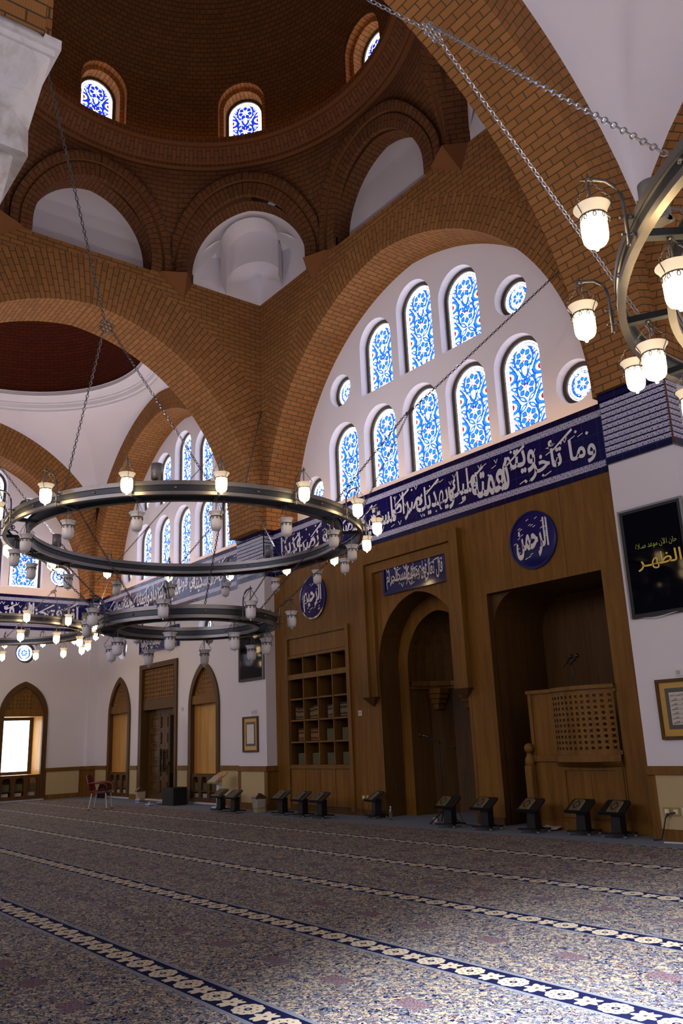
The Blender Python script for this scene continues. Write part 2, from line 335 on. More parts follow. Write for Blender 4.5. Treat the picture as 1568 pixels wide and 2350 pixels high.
def shape(t):
    out = []
    for wd in t.split(' '):
        g = []; i = 0; prev = False
        while i < len(wd):
            ch = wd[i]
            if ch == 'ـ': g.append('ـ'); prev = True; i += 1; continue
            if ch == 'ل' and i + 1 < len(wd) and wd[i + 1] in _LA: g.append(chr(_LA[wd[i + 1]] + (1 if prev else 0))); prev = False; i += 2; continue
            if ch in _F: g.append(chr(_F[ch][1 if prev else 0])); prev = False
            elif ch in _D:
                nx = i + 1 < len(wd) and (wd[i + 1] in _D or (wd[i + 1] in _F and wd[i + 1] != 'ء') or wd[i + 1] == 'ـ')
                b = _D[ch]; g.append(chr(b + (3 if prev and nx else 2 if nx else 1 if prev else 0))); prev = nx
            else: g.append(ch); prev = False
            i += 1
        out.append(''.join(g[::-1]))
    return ' '.join(out[::-1])
def text_mesh(s, bold=0.0, res=3):
    c = bpy.data.curves.new('t', 'FONT'); c.body = shape(s); c.resolution_u = res; c.offset = bold; c.fill_mode = 'FRONT'
    o = bpy.data.objects.new('t', c); COL.objects.link(o); bpy.context.view_layer.update()
    dg = bpy.context.evaluated_depsgraph_get(); me = bpy.data.meshes.new_from_object(o.evaluated_get(dg))
    bpy.data.objects.remove(o); bpy.data.curves.remove(c); return me
def lettering(name, s, o3, ux, uz, nrm, w, h, mat, parent, bold=0.012, slant=0.0, warp=None):
    """fit a line of writing in the box (w, h) whose lower left corner is o3"""
    me = text_mesh(s, bold); xs = [v.co.x for v in me.vertices]; ys = [v.co.y for v in me.vertices]
    x0, x1, y0, y1 = min(xs), max(xs), min(ys), max(ys); o3, ux, uz, nrm = map(Vector, (o3, ux, uz, nrm))
    for v in me.vertices:
        a = (v.co.x - x0) / (x1 - x0); b = (v.co.y - y0) / (y1 - y0)
        if warp: a, b = warp(a, b)
        v.co = o3 + ux * (a * w + slant * b) + uz * (b * h) + nrm * 0.0
    par = list(range(len(me.vertices)))
    def fd(i):
        while par[i] != i: par[i] = par[par[i]]; i = par[i]
        return i
    for e_ in me.edges: a_, b_ = fd(e_.vertices[0]), fd(e_.vertices[1]); par[a_] = b_
    ids = {}
    for v in me.vertices: v.co += nrm * (.0007 * (ids.setdefault(fd(v.index), len(ids)) % 9))
    me.materials.clear(); me.materials.append(mat)
    for p in me.polygons: p.material_index = 0
    me.update(); ob = bpy.data.objects.new(name, me); COL.objects.link(ob)
    if parent: ob.parent = parent
    return ob
# ------------------------------------------------------------------ leaded glass pattern
GLM = [GL['white'], GL['sky'], GL['deep'], GL['blue'], GL['red'], GL['yel'], GL['lead'], GL['pale']]
def glass_fill(mb, hw, zb, zs, fn, deep=False, rnd=None):
    """rnd=(radius, zc) for a round light, otherwise an arched light of half width hw from zb to springing zs"""
    if rnd: R, zc = rnd; outer = circ_pts(R, 0, zc, 32); clip = circ_pts(R * .74, 0, zc, 28); u = R * .74; mid = circ_pts(R * .90, 0, zc, 28)
    else:
        outer = arch_pts(hw, zs, 20, base=zb); hp = hw * .775; bo = hw * .23; clip = arch_pts(hp, zs, 20, base=zb + bo * .8); u = hp; mid = arch_pts(hw * .90, zs, 20, base=zb + hw * .10)
    SKY, DEEP, MIDC, RED, YEL, LEAD, PALE = (3, 2, 3, 4, 5, 6, 7) if deep else (1, 2, 3, 4, 5, 6, 7)
    def put(P, m, e, cl=True):
        q = clip_poly(P, clip) if cl else P
        if len(q) > 2: mb.face([fn(x, z, e) for x, z in q], None, m)
    mb.face([fn(x, z, 0) for x, z in outer], None, 0)
    def line(a, b, wd, m, e, cl=False):
        dx, dz = b[0] - a[0], b[1] - a[1]; l = hypot(dx, dz) or 1; nx, nz = -dz / l * wd, dx / l * wd
        put([(a[0] + nx, a[1] + nz), (a[0] - nx, a[1] - nz), (b[0] - nx, b[1] - nz), (b[0] + nx, b[1] + nz)], m, e, cl)
    for lp in (mid, clip):
        for i in range(len(lp)): line(lp[i], lp[(i + 1) % len(lp)], .006, LEAD, .001)
    if rnd:
        for i in range(10): a = 2 * pi * i / 10 + .3; line((R * .74 * cos(a), zc + R * .74 * sin(a)), (R * cos(a), zc + R * sin(a)), .0055, LEAD, .001)
    else:
        H = zs - zb; n = max(3, int(H / .21))
        for i in range(1, n + 1):
            z = zb + bo * .8 + (zs - zb - bo * .8) * i / n
            for sg in (1, -1): line((sg * hp, z), (sg * hw, z), .0055, LEAD, .001)
        for i in range(1, 7): a = pi * i / 7; line((hp * cos(a), zs + hp * sin(a)), (hw * cos(a), zs + hw * sin(a)), .0055, LEAD, .001)
        for x in (-.33, .33): line((x * hw, zb), (x * hw, zb + bo * .8), .0055, LEAD, .001)
        for sg in (1, -1): line((sg * hp, zb + bo * .8), (sg * hw, zb), .0055, LEAD, .001)
    def shrink(P, k_):
        cx = sum(p[0] for p in P) / len(P); cz = sum(p[1] for p in P) / len(P); return [(cx + (x - cx) * k_, cz + (z - cz) * k_) for x, z in P]
    def shp(P, m, e, k_=.80): put(P, DEEP, e); put(shrink(P, k_), m, e + .0012)
    def lens(x, z, a, L, wd):
        n = 5; P = []
        for i in range(n + 1): t = i / n; P.append((L * t, wd * sin(pi * t)))
        for i in range(1, n): t = 1 - i / n; P.append((L * t, -wd * sin(pi * t)))
        return [(x + p * cos(a) - q * sin(a), z + p * sin(a) + q * cos(a)) for p, q in P]
    def leaf(x, z, a, L, wd, e=.004):
        put(lens(x, z, a, L, wd * 1.1), DEEP, e); put(shrink(lens(x, z, a, L, wd * 1.1), .82), SKY, e + .001); put(shrink(lens(x, z, a, L, wd), .42), 0, e + .002)
    def ribbon(P, wd, e):
        for i in range(len(P) - 1): line(P[i], P[i + 1], wd * 1.5, DEEP, e, True)
        for i in range(len(P) - 1): line(P[i], P[i + 1], wd * .62, SKY, e + .001, True)
    def flower(x, z, s, up):
        n = 7
        for i in range(n):
            a = -pi / 2 * up + 2 * pi * (i + .5) / n + (0 if up > 0 else 0)
            pt = []
            for (r, w_) in ((.15, 0), (.24, .09), (.33, .155), (.40, .12), (.45, .06)): pt.append((r, w_))
            P = [(r, w_) for r, w_ in pt] + [(.50, 0)] + [(r, -w_) for r, w_ in pt[::-1][:-1]]
            P = [(x + s * (p * cos(a) - q * sin(a)), z + s * (p * sin(a) + q * cos(a))) for p, q in P]; shp(P, SKY, .006, .74)
        put([(x + s * .15 * p, z + s * .2 * q) for p, q in ((0, 1), (-1, 0), (0, -1), (1, 0))], DEEP, .009); put([(x + s * .13 * p, z + s * .18 * q) for p, q in ((0, 1), (-1, 0), (0, -1), (1, 0))], 0, .010)
        put([(x + s * p, z + up * s * q) for p, q in ((-.11, -.04), (0, -.23), (.11, -.04), (0, -.13))], RED, .011); put([(x + s * p, z + up * s * q) for p, q in ((-.05, -.01), (.05, -.01), (0, .07))], RED, .012)
        put([(x + s * .055 * cos(t * pi / 4), z + up * s * .14 + s * .06 * sin(t * pi / 4)) for t in range(8)], YEL, .012)
    def medal(x, z, s):
        oc = [(x + s * .52 * cos(pi / 6 * i), z + s * .40 * sin(pi / 6 * i)) for i in range(12)]; oi = [(x + s * .35 * cos(pi / 6 * i), z + s * .26 * sin(pi / 6 * i)) for i in range(12)]
        put(oc, DEEP, .006); put(shrink(oc, .93), SKY, .0072); put(oi, DEEP, .0084); put(shrink(oi, .92), 0, .0096)
        put([(x + s * .17 * cos(pi / 4 * i), z + s * .16 * sin(pi / 4 * i)) for i in range(8)], RED, .0108)
        put([(x + s * .06 * cos(pi / 4 * i), z + s * .10 * sin(pi / 4 * i)) for i in range(8)], SKY, .012)
    if rnd:
        flower(0, zc + .02 * u, u * 1.15, 1)
        for sg in (1, -1):
            ribbon([(sg * u * p, zc + u * q) for p, q in ((.25, -.9), (.7, -.65), (.88, -.2), (.85, .3), (.62, .72))], u * .06, .003)
            leaf(sg * u * .15, zc + u * .82, 0 if sg > 0 else pi, u * .55, u * .12); leaf(sg * u * .80, zc - .2 * u, radians(100 if sg > 0 else 80), u * .6, u * .1); leaf(sg * u * .25, zc - .9 * u, radians(40 if sg > 0 else 140), u * .5, u * .1)
        return
    top = zs + hp; bot = zb + bo * .8; step = 1.62 * u; z = top - .62 * u; k_ = 0; up = 1
    while z > bot - .3 * u:
        flower(0, z, u * 1.12, up)
        zm = z - step / 2
        for sg in (1, -1):
            medal(sg * u * 1.04, zm, u * 1.08)
            arc = [(sg * u * .62 * sin(t), z + u * .72 * cos(t)) for t in [pi * i / 9 for i in range(2, 8)]]
            ribbon(arc, u * .045, .002)
            if k_ % 2 == 0:
                ribbon([(sg * u * .06, z - .25 * u), (sg * u * .30, z - .55 * u), (sg * u * .18, zm - .1 * u), (-sg * u * .12, zm - .45 * u), (-sg * u * .05, zm - .75 * u)], u * .05, .003)
                leaf(sg * .15 * u, zm, radians(60 if sg > 0 else 120), u * .5, u * .09); leaf(sg * .15 * u, zm, radians(-60 if sg > 0 else -120), u * .5, u * .09)
            else:
                for aa in (38, -38): leaf(0, zm, radians(aa if sg > 0 else 180 - aa), u * .74, u * .12)
            ribbon([(sg * u * .95, z - .1 * u), (sg * u * .70, z - .45 * u), (sg * u * .55, zm + .05 * u), (sg * u * .68, zm - .35 * u)], u * .04, .002)
            leaf(sg * u * .55, z + .05 * u, radians(22 if sg > 0 else 158), u * .5, u * .12); leaf(sg * u * .62, z - .35 * u, radians(70 if sg > 0 else 110), u * .45, u * .09)
            ribbon([(sg * u * .55, z + .15 * u), (sg * u * .60, z + .5 * u), (sg * u * .48, z + .85 * u)], u * .045, .003); leaf(sg * u * .5, z + .5 * u, radians(50 if sg > 0 else 130), u * .5, u * .1)
        z -= step; k_ += 1; up = -up
# ================================================================== large structure
ZF0, ZF1 = 5.60, 6.79                       # tiled frieze
YT = 0.68                                   # plane of the window walls above the frieze
XE = -29.2                                  # end wall
# floor
b = MB(); b.face([(-34, -32, 0), (10, -32, 0), (10, 2.5, 0), (-34, 2.5, 0)]); struct(b.build('floor', M['floor']))
b = MB(); b.box((-29.0, -31, 0.0), (9.5, -1.5, 0.012)); b.v = [(x, (y if y < -2 else (-1.42 if x < -20 else -0.80)), z) for x, y, z in b.v]
tag(b.build('prayer_carpet', M['carpet']), 'patterned blue and cream prayer carpet with navy medallion stripes covering the floor', 'carpet')
# ---------------------------------------------------------------- arches
class Arch:
    def __init__(s, o, u, n, L, c, z0, R, Re, ztop=None, zb=ZF1, depth=1.0, lo=(0, 0)):
        s.lo = lo
        s.o, s.u, s.n = Vector((*o, 0)), Vector((*u, 0)), Vector((*n, 0)); s.L, s.c, s.z0, s.R, s.Re, s.ztop, s.zb, s.d = L, c, z0, R, Re, ztop, zb, depth
        K = 40; p0 = math.asin(max(0, (zb - z0) / R)) if zb > z0 else 0.0; p1 = math.acos((c - L / 2) / R)
        inn = []; out = []
        if zb < z0: inn.append((c - R, zb, 0.0)); out.append((0.0, zb, c - R))
        base = z0 - zb if zb < z0 else 0
        for i in range(K + 1):
            p = p0 + (p1 - p0) * i / K; rho = min(Re, c / max(cos(p), 1e-6))
            inn.append((c - R * cos(p), z0 + R * sin(p), base + R * (p - p0))); out.append((c - rho * cos(p), z0 + rho * sin(p), rho - R))
        pe = math.acos((c - L / 2) / Re)
        for i in range(1, 5):
            p = p1 + (pe - p1) * i / 4; inn.append((L / 2, inn[-1][1], inn[-1][2] + 0.05)); out.append((c - Re * cos(p), z0 + Re * sin(p), Re - R))
        s.inn, s.out = inn, out
    def X(s, mir): return (lambda t, z=99: s.L - t * (max(0.0, min(1.0, (z - 9.3) / 1.4)) if s.steep else 1)) if mir else (lambda t, z=99: t)
    steep = False
    def P(s, t, z, d=0): q = s.o + s.u * t - s.n * d; return (q.x, q.y, z)
    def zext(s, t):
        t = min(t, s.L - t); v = s.Re ** 2 - (s.c - t) ** 2; return s.z0 + sqrt(max(v, 0.01))
    def ring(s, b, d=0, m=0):
        for mir in (0, 1):
            X = s.X(mir)
            for i in range(len(s.inn) - 1):
                a, a2, q, q2 = s.inn[i], s.inn[i + 1], s.out[i], s.out[i + 1]
                if a2[1] < s.lo[mir]: continue
                pts = [s.P(X(a[0], a[1]), a[1], d), s.P(X(q[0]), q[1], d), s.P(X(q2[0]), q2[1], d), s.P(X(a2[0], a2[1]), a2[1], d)]
                b.face(pts, [(0, a[2]), (max(0.001, q[2] if i or s.zb >= s.z0 else s.c - s.R), a[2]), (max(.001, q2[2]), a2[2]), (0, a2[2])], m)
    def spandrel(s, b, d=0, m=0):
        for mir in (0, 1):
            X = (lambda t: s.L - t) if mir else (lambda t: t)
            for i in range(len(s.out) - 1):
                q, q2 = s.out[i], s.out[i + 1]
                if q2[0] <= q[0] + 1e-6 or q[1] < s.zb: continue
                if q2[0] < 1e-4: continue
                b.face([s.P(X(q[0]), q[1], d), s.P(X(q2[0]), q2[1], d), s.P(X(q2[0]), s.ztop, d), s.P(X(q[0]), s.ztop, d)], [(q[0], q[1]), (q2[0], q2[1]), (q2[0], s.ztop), (q[0], s.ztop)], m)
    def soffit(s, b, m=0, shift=0.004):
        for mir in (0, 1):
            X = s.X(mir)
            pts = [p for p in s.inn if p[0] < s.L / 2 - 1e-5 or p is s.inn[-5]]
            for i in range(len(pts) - 1):
                a, a2 = pts[i], pts[i + 1]
                if a2[1] < s.lo[mir]: continue
                b.face([s.P(X(a[0], a[1]), a[1]), s.P(X(a2[0], a2[1]), a2[1]), s.P(X(a2[0], a2[1]), a2[1], s.d), s.P(X(a[0], a[1]), a[1], s.d)], [(0, a[2]), (0, a2[2]), (s.d, a2[2]), (s.d, a[2])], m, smooth=False)
        if s.c - s.R > 0.02:        # little ledge over the pier
            for mi_, X in enumerate(((lambda t: t), (lambda t: s.L - t))):
                if s.lo[mi_]: continue
                b.face([s.P(X(0), s.zb + .002), s.P(X(s.c - s.R), s.zb + .002), s.P(X(s.c - s.R), s.zb + .002, s.d), s.P(X(0), s.zb + .002, s.d)], None, m)
    def outline(s, grow=0.03):
        pts = [p for p in s.inn if p[0] < s.L / 2 - 1e-5] + [s.inn[-5]]
        left = [(p[0] - grow, p[1] + grow * 0.6) for p in pts]; right = [(s.L - x, z) for x, z in left[::-1][1:]]
        return [(s.L - left[0][0], 6.5), ] + [(x, z) for x, z in right[::-1]] + [(x, z) for x, z in left[::-1]] + [(left[0][0], 6.5)]
A = Arch((-17.5, -0.3), (1, 0), (0, -1), 10.2, 5.5, 6.86, 5.37, 6.1, 13.2, depth=YT + 0.3)
B = Arch((-17.5, -9.8), (0, 1), (1, 0), 9.5, 5.05, 7.0, 4.80, 6.05, 13.2, depth=1.3, lo=(7.52, 0))
Cc = Arch((-7.3, -0.3), (0, -1), (-1, 0), 9.5, 6.5, 6.2, 6.42, 7.38, 13.2, depth=1.15, lo=(0, 7.55))
E_ = Arch((-7.3, -9.8), (-1, 0), (0, 1), 10.2, 5.5, 6.86, 5.37, 6.1, 13.2, depth=1.1, lo=(7.52, 7.52))
A2 = Arch((-28.95, -0.3), (1, 0), (0, -1), 10.15, 5.48, 6.86, 5.37, 6.1, depth=YT + 0.3)
EN = Arch((-28.95, -9.8), (0, 1), (1, 0), 9.5, 5.15, 6.86, 5.02, 6.15, depth=0.95)
F_ = Arch((-18.8, -9.8), (-1, 0), (0, 1), 10.15, 5.48, 6.86, 5.37, 6.1, depth=1.1, lo=(7.52, 0))
D_ = Arch((-6.15, -0.3), (1, 0), (0, -1), 10.2, 5.5, 6.86, 5.37, 6.1, depth=YT + 0.3)
G_ = Arch((4.05, -0.3), (0, -1), (-1, 0), 9.5, 5.15, 6.86, 5.02, 6.15, depth=1.1, lo=(0, 7.52))
H_ = Arch((4.05, -9.8), (-1, 0), (0, 1), 10.2, 5.5, 6.86, 5.37, 6.1, depth=1.1, lo=(7.52, 7.52))
def mk(name, arch, faces, mats=('brick',)):
    b = MB(); arch.ring(b); arch.soffit(b)
    if arch.ztop: arch.spandrel(b)
    if faces == 2: arch.ring(b, arch.d)
    return struct(b.build(name, [M[x] for x in mats]))
Cc.steep = True
mk('brick_arch_qibla', A, 1); mk('brick_arch_west', B, 2); mk('brick_arch_east', Cc, 2); mk('brick_arch_rear', E_, 2)
mk('brick_arch_side_bay', A2, 1); mk('brick_arch_end', EN, 1); mk('brick_arch_side_rear', F_, 2)
mk('brick_arch_near_bay', D_, 1); mk('brick_arch_near_east', G_, 2); mk('brick_arch_near_rear', H_, 2)
# ---------------------------------------------------------------- pendentives and small domes of the side bays
def side_dome(tag_, x0, x1, y0, y1, walls, zc=13.1, rc=4.62, rb=4.05, zr=13.62):
    cx, cy = (x0 + x1) / 2, (y0 + y1) / 2; hx, hy = (x1 - x0) / 2, (y1 - y0) / 2; sy = hy / hx * 1.03
    b = MB(); rows = []; K = 10; angs = []
    for q in range(4):
        a0 = atan2(hy, hx) if q % 2 == 0 else pi / 2
    corners = [atan2(hy, hx), pi - atan2(hy, hx), -pi + atan2(hy, hx), -atan2(hy, hx)]
    angs = sorted(set([2 * pi * i / 160 - pi for i in range(160)] + corners))
    for w_ in range(K + 1):
        r = []
        for a in angs:
            c_, s_2 = cos(a), sin(a); k1 = hx / abs(c_) if abs(c_) > 1e-6 else 1e9; k2 = hy / abs(s_2) if abs(s_2) > 1e-6 else 1e9
            if k1 < k2: px, py = cx + k1 * c_, cy + k1 * s_2; wl = walls['E' if c_ > 0 else 'W']; t = py - y0 if True else 0; z = wl.zext(abs(py - y0))
            else: px, py = cx + k2 * c_, cy + k2 * s_2; wl = walls['N' if s_2 > 0 else 'S']; z = wl.zext(abs(px - x0))
            z = min(z, zc + 0.06) if w_ == 0 else z
            tx, ty = cx + rc * c_, cy + rc * sy * s_2
            f = w_ / K; g = 1 - cos(f * pi / 2); h = sin(f * pi / 2)
            r.append((px + (tx - px) * g, py + (ty - py) * g, min(z, zc + .06) + (zc - min(z, zc + .06)) * h))
        rows.append(r)
    b.grid(rows, None, 0, True, close=True); struct(b.build('pendentive_' + tag_, M['plaster']))
    b = MB(); b.lathe([(rc + .02, zc), (rc - .02, zc), (rc - .02, zc + .07), (rc - .12, zc + .08), (rc - .16, zc + .2), (rc - .2, zc + .22), (rc - .2, zc + .26), (rc - .42, zc + .36), (rb + .02, zc + .38), (rb + .02, zr), (rb - .0, zr)], (cx, cy, 0), 96, 0, False, sy=sy)
    struct(b.build('cornice_' + tag_, M['plaster']))
    b = MB(); n = 96; rows = []; uvs = []
    for i in range(25):
        p = pi / 2 * i / 24 * 0.995; r = (rb + .03) * cos(p); rows.append([(cx + r * cos(2 * pi * j / n), cy + sy * r * sin(2 * pi * j / n), zr + 3.6 * sin(p)) for j in range(n)]); uvs.append([(4.1 * 2 * pi * j / n, 4.0 * p) for j in range(n)])
    for i in range(24):
        for j in range(n):
            j2 = (j + 1) % n; b.face([rows[i][j], rows[i][j2], rows[i + 1][j2], rows[i + 1][j]], [(4.1 * 2 * pi * j / n, 4.0 * pi / 2 * i / 24), (4.1 * 2 * pi * (j + 1) / n, 4.0 * pi / 2 * i / 24), (4.1 * 2 * pi * (j + 1) / n, 4.0 * pi / 2 * (i + 1) / 24), (4.1 * 2 * pi * j / n, 4.0 * pi / 2 * (i + 1) / 24)], 0, True)
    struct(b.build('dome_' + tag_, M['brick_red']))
class RevArch:      # look up the extrados of an arch from either side
    def __init__(s, a): s.a = a
    def zext(s, t): return s.a.zext(t)
side_dome('side_bay', -28.95, -18.8, -9.8, -0.3, {'N': A2, 'S': F_, 'W': EN, 'E': B})
side_dome('near_bay', -6.15, 4.05, -9.8, -0.3, {'N': D_, 'S': H_, 'W': Cc, 'E': G_})
# ---------------------------------------------------------------- drum and dome over the main bay
CX, CY, SY = -12.4, -5.05, 0.9314
def N3(x, y, z): return (CX + x, CY + y * SY, z)
ZO, ZC_ = 13.2, 15.95
HWO = 1.6; EO = 0.15; ZS = 13.44
def zarch(x, hw=HWO, zs=ZS, e=EO): R = hw + e; return zs + sqrt(max(0.0, R * R - (abs(x) + e) ** 2))
bD = MB(); bR = MB(); bW = MB(); bL = MB(); bK = MB()
for kf in range(8):
    a = kf * pi / 4; card = kf % 2 == 0; dist, hwf = (5.1, 2.3) if card else (5.233, 1.98)
    ca, sa = cos(a), sin(a)
    def Q(x, z, off=0.0): r = dist - off; return N3(r * ca - x * sa, r * sa + x * ca, z)
    def S(x, z):
        px, py = dist * ca - x * sa, dist * sa + x * ca; az = atan2(py, px); t = max(0.0, min(1.0, (z - 13.7) / (ZC_ - 13.7))); t = t * t * (3 - 2 * t)
        rr = 4.92; return N3(px + (rr * cos(az) - px) * t, py + (rr * sin(az) - py) * t, z)
    xs = [-hwf + (hwf - HWO) * i / 4 for i in range(5)]; xin = [-HWO * cos(pi * i / 32) for i in range(33)]
    segs = [(xs, lambda x: ZO), (xin, lambda x: zarch(x)), ([-x for x in xs[::-1]], lambda x: ZO)]
    for xx, zb in segs:
        rows = []; uvs = []
        for j in range(13):
            rows.append([S(x, zb(x) + (ZC_ - zb(x)) * j / 12) for x in xx]); uvs.append([(x + kf * 3.1, zb(x) + (ZC_ - zb(x)) * j / 12) for x in xx])
        bD.grid(rows, uvs, 0, False)
    def Bq(x, z, off=0.0): p = S(x, z); return (p[0] - ca * off, p[1] - sa * off * SY, z)
    # archivolt bands
    for (r0, r1, off, m) in ((0.0, 0.30, 0.07, 0), (0.30, 0.36, 0.02, 1), (0.36, 0.56, 0.12, 0)):
        N_ = 28; pin = []; pout = []; ln = 0
        Rr = HWO + EO; ae = math.acos(EO / Rr)
        path = [(HWO, ZO, 1, 0)] + [(-EO + Rr * cos(ae * i / N_), ZS + Rr * sin(ae * i / N_), cos(ae * i / N_) if i < N_ else 0.0, sin(ae * i / N_)) for i in range(N_ + 1)]
        for sg in (1, -1):
            v = 0; prev = None
            for i in range(len(path) - 1):
                (x, z, nx, nz), (x2, z2, nx2, nz2) = path[i], path[i + 1]; l = hypot(x2 - x, z2 - z)
                o0 = lambda x, nx: sg * min(x + nx * r0, hwf + .0); o1 = lambda x, nx: sg * min(x + nx * r1, hwf + 0.04)
                z_in, z_in2, z_o, z_o2 = z + nz * r0, z2 + nz2 * r0, z + nz * r1, z2 + nz2 * r1
                if min(x + nx * r0, x2 + nx2 * r0) >= hwf - .03: v += l; continue
                a_, b_, c_, d_ = Bq(o0(x, nx), z_in, off), Bq(o1(x, nx), z_o, off), Bq(o1(x2, nx2), z_o2, off), Bq(o0(x2, nx2), z_in2, off)
                bR.face([a_, b_, c_, d_], [(0, v), (r1 - r0, v), (r1 - r0, v + l), (0, v + l)], 0)
                bR.face([Bq(o0(x, nx), z_in, off), Bq(o0(x2, nx2), z_in2, off), Bq(o0(x2, nx2), z_in2, -0.05), Bq(o0(x, nx), z_in, -0.05)], [(0, v), (0, v + l), (.15, v + l), (.15, v)], 1 if r0 else 0)
                if x + nx * r1 < hwf and x2 + nx2 * r1 < hwf: bR.face([Bq(o1(x, nx), z_o, off), Bq(o1(x2, nx2), z_o2, off), Bq(o1(x2, nx2), z_o2, -.02), Bq(o1(x, nx), z_o, -.02)], [(0, v), (0, v + l), (.1, v + l), (.1, v)], 1)
                v += l
            bR.face([Q(sg * min(HWO + r0, hwf), ZO, off), Q(sg * min(HWO + r1, hwf + .04), ZO, off), Q(sg * min(HWO + r1, hwf + .04), ZO, -.1), Q(sg * min(HWO + r0, hwf), ZO, -.1)], None, 1)
    # reveal behind the opening
    n = 32; pr = [(-HWO, ZO)] + [(x, zarch(x)) for x in xin] + [(HWO, ZO)]; v = 0
    dp = 0.45
    for i in range(len(pr) - 1):
        l = hypot(pr[i + 1][0] - pr[i][0], pr[i + 1][1] - pr[i][1])
        bR.face([Q(*pr[i]), Q(*pr[i + 1]), Q(*pr[i + 1], -dp), Q(*pr[i], -dp)], [(0, v), (0, v + l), (dp, v + l), (dp, v)], 0); v += l
    if card:
        b_ = [(-HWO, ZO - .02)] + [(x, zarch(x)) for x in xin] + [(HWO, ZO - .02)]
        bW.face([Q(x, z, -dp) for x, z in b_][::-1], None, 0)
        bL.face([Q(-HWO, ZO), Q(HWO, ZO), Q(HWO, ZO, -dp), Q(-HWO, ZO, -dp)], None, 0)
    else:
        W_ = lambda x, z, d: Q(x, z, -d)
        na = 20; th = [pi * i / na for i in range(na + 1)]
        tun = [(-.80, 13.2)] + [(-.80 * cos(t), 14.25 + .77 * sin(t) ** .9) for t in th] + [(.80, 13.2)]
        low = [(-.80, 13.42)] + [(-.80 * cos(t), 13.42 + .66 * sin(t) ** .85) for t in th] + [(.80, 13.42)]
        # front of the white vault, round the mouth of the inner barrel
        m2 = [(-.80 * cos(t), 14.25 + .77 * sin(t) ** .9) for t in th]; o2 = [(1.015 * x, zarch(x) + .015) for x in [-1.6 * cos(t) for t in th]]
        bW.grid([[W_(x, z, .43) for x, z in o2], [W_((x + a_) / 2, (z + c_) / 2 + .02, .56) for (x, z), (a_, c_) in zip(o2, m2)], [W_(x, z, .50) for x, z in m2]], None, 0, True)
        bW.grid([[W_(x, z, .50) for x, z in tun], [W_(x, z, 1.15) for x, z in tun]], None, 0, False)
        bW.grid([[W_(x, z, 1.15) for x, z in [(-.8, 13.2)] + tun[1:-1] + [(.8, 13.2)]], [W_(x, z, 1.15) for x, z in low]], None, 0, False)
        bW.grid([[W_(x, z, 1.15) for x, z in low], [W_(x * .25, z + (14.1 - z) * .7, 1.72) for x, z in low], [W_(x * .01, 14.15, 1.95) for x, z in low]], None, 0, False)
        for sg in (1, -1):
            cr = [(.80 + .76 * i / 8, 14.45 - .55 * (i / 8) ** 1.8) for i in range(9)]
            wt = [(1.56 - .76 * (1 - i / 8), 14.30 - .42 * (i / 8) ** 1.5, 1.18 - .74 * (i / 8)) for i in range(9)]; wt = [(.80 + .76 * i / 8, 14.30 - .42 * (i / 8) ** 1.5, 1.18 - .74 * (i / 8)) for i in range(9)]
            bW.grid([[W_(sg * x, z, .50) for x, z in cr], [W_(sg * (x * .5 + a_ * .5), (z + c_) / 2 + .03, (.50 + d_) / 2 + .06) for (x, z), (a_, c_, d_) in zip(cr, wt)], [W_(sg * a_, c_, d_) for a_, c_, d_ in wt]], None, 0, True)
            bW.grid([[W_(sg * a_, c_, d_) for a_, c_, d_ in wt], [W_(sg * a_, 13.2, d_) for a_, c_, d_ in wt]], None, 0, True)
            # strip of vault between the crease and the brick arch
            bW.face([W_(sg * 1.58, 13.2, .455), W_(sg * 1.50, 13.2, .50), W_(sg * 1.50, 14.1, .50), W_(sg * 1.58, 14.1, .455)], None, 0)
            e0 = Q(sg * 1.60, ZO, -.38); e1 = Q(0, ZO, -1.98)
            f1 = W_(sg * .80, 13.2, 1.18); bW.face([f1, e1, (e1[0], e1[1], 14.4), (f1[0], f1[1], 14.4)], None, 0)
# corbels under the octagon corners
for sx_ in (1, -1):
    for sy_ in (1, -1):
        for (vx, vy, tx, ty) in ((2.3, 5.1, 1, 0), (5.1, 2.3, 0, 1)):
            V = lambda al, inn: N3(sx_ * (vx + tx * al - (0 if tx else inn)), sy_ * (vy + ty * al - (0 if ty else inn)), ZO)
            p1, p2, p3, p4 = V(-.5, 0), V(-.42, .13), V(.18, .42), V(.56, 0)
            tip = V(.30, 0); tip = (tip[0], tip[1], 12.68)
            bK.face([p1, p2, tip], None); bK.face([p2, p3, tip], None); bK.face([p3, p4, tip], None); bK.face([p1, p2, p3, p4], None)
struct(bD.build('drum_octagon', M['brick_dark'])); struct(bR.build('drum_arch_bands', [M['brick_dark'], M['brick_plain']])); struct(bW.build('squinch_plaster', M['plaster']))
struct(bL.build('drum_ledge', M['brick_plain'])); struct(bK.build('corbels', M['brick_plain']))
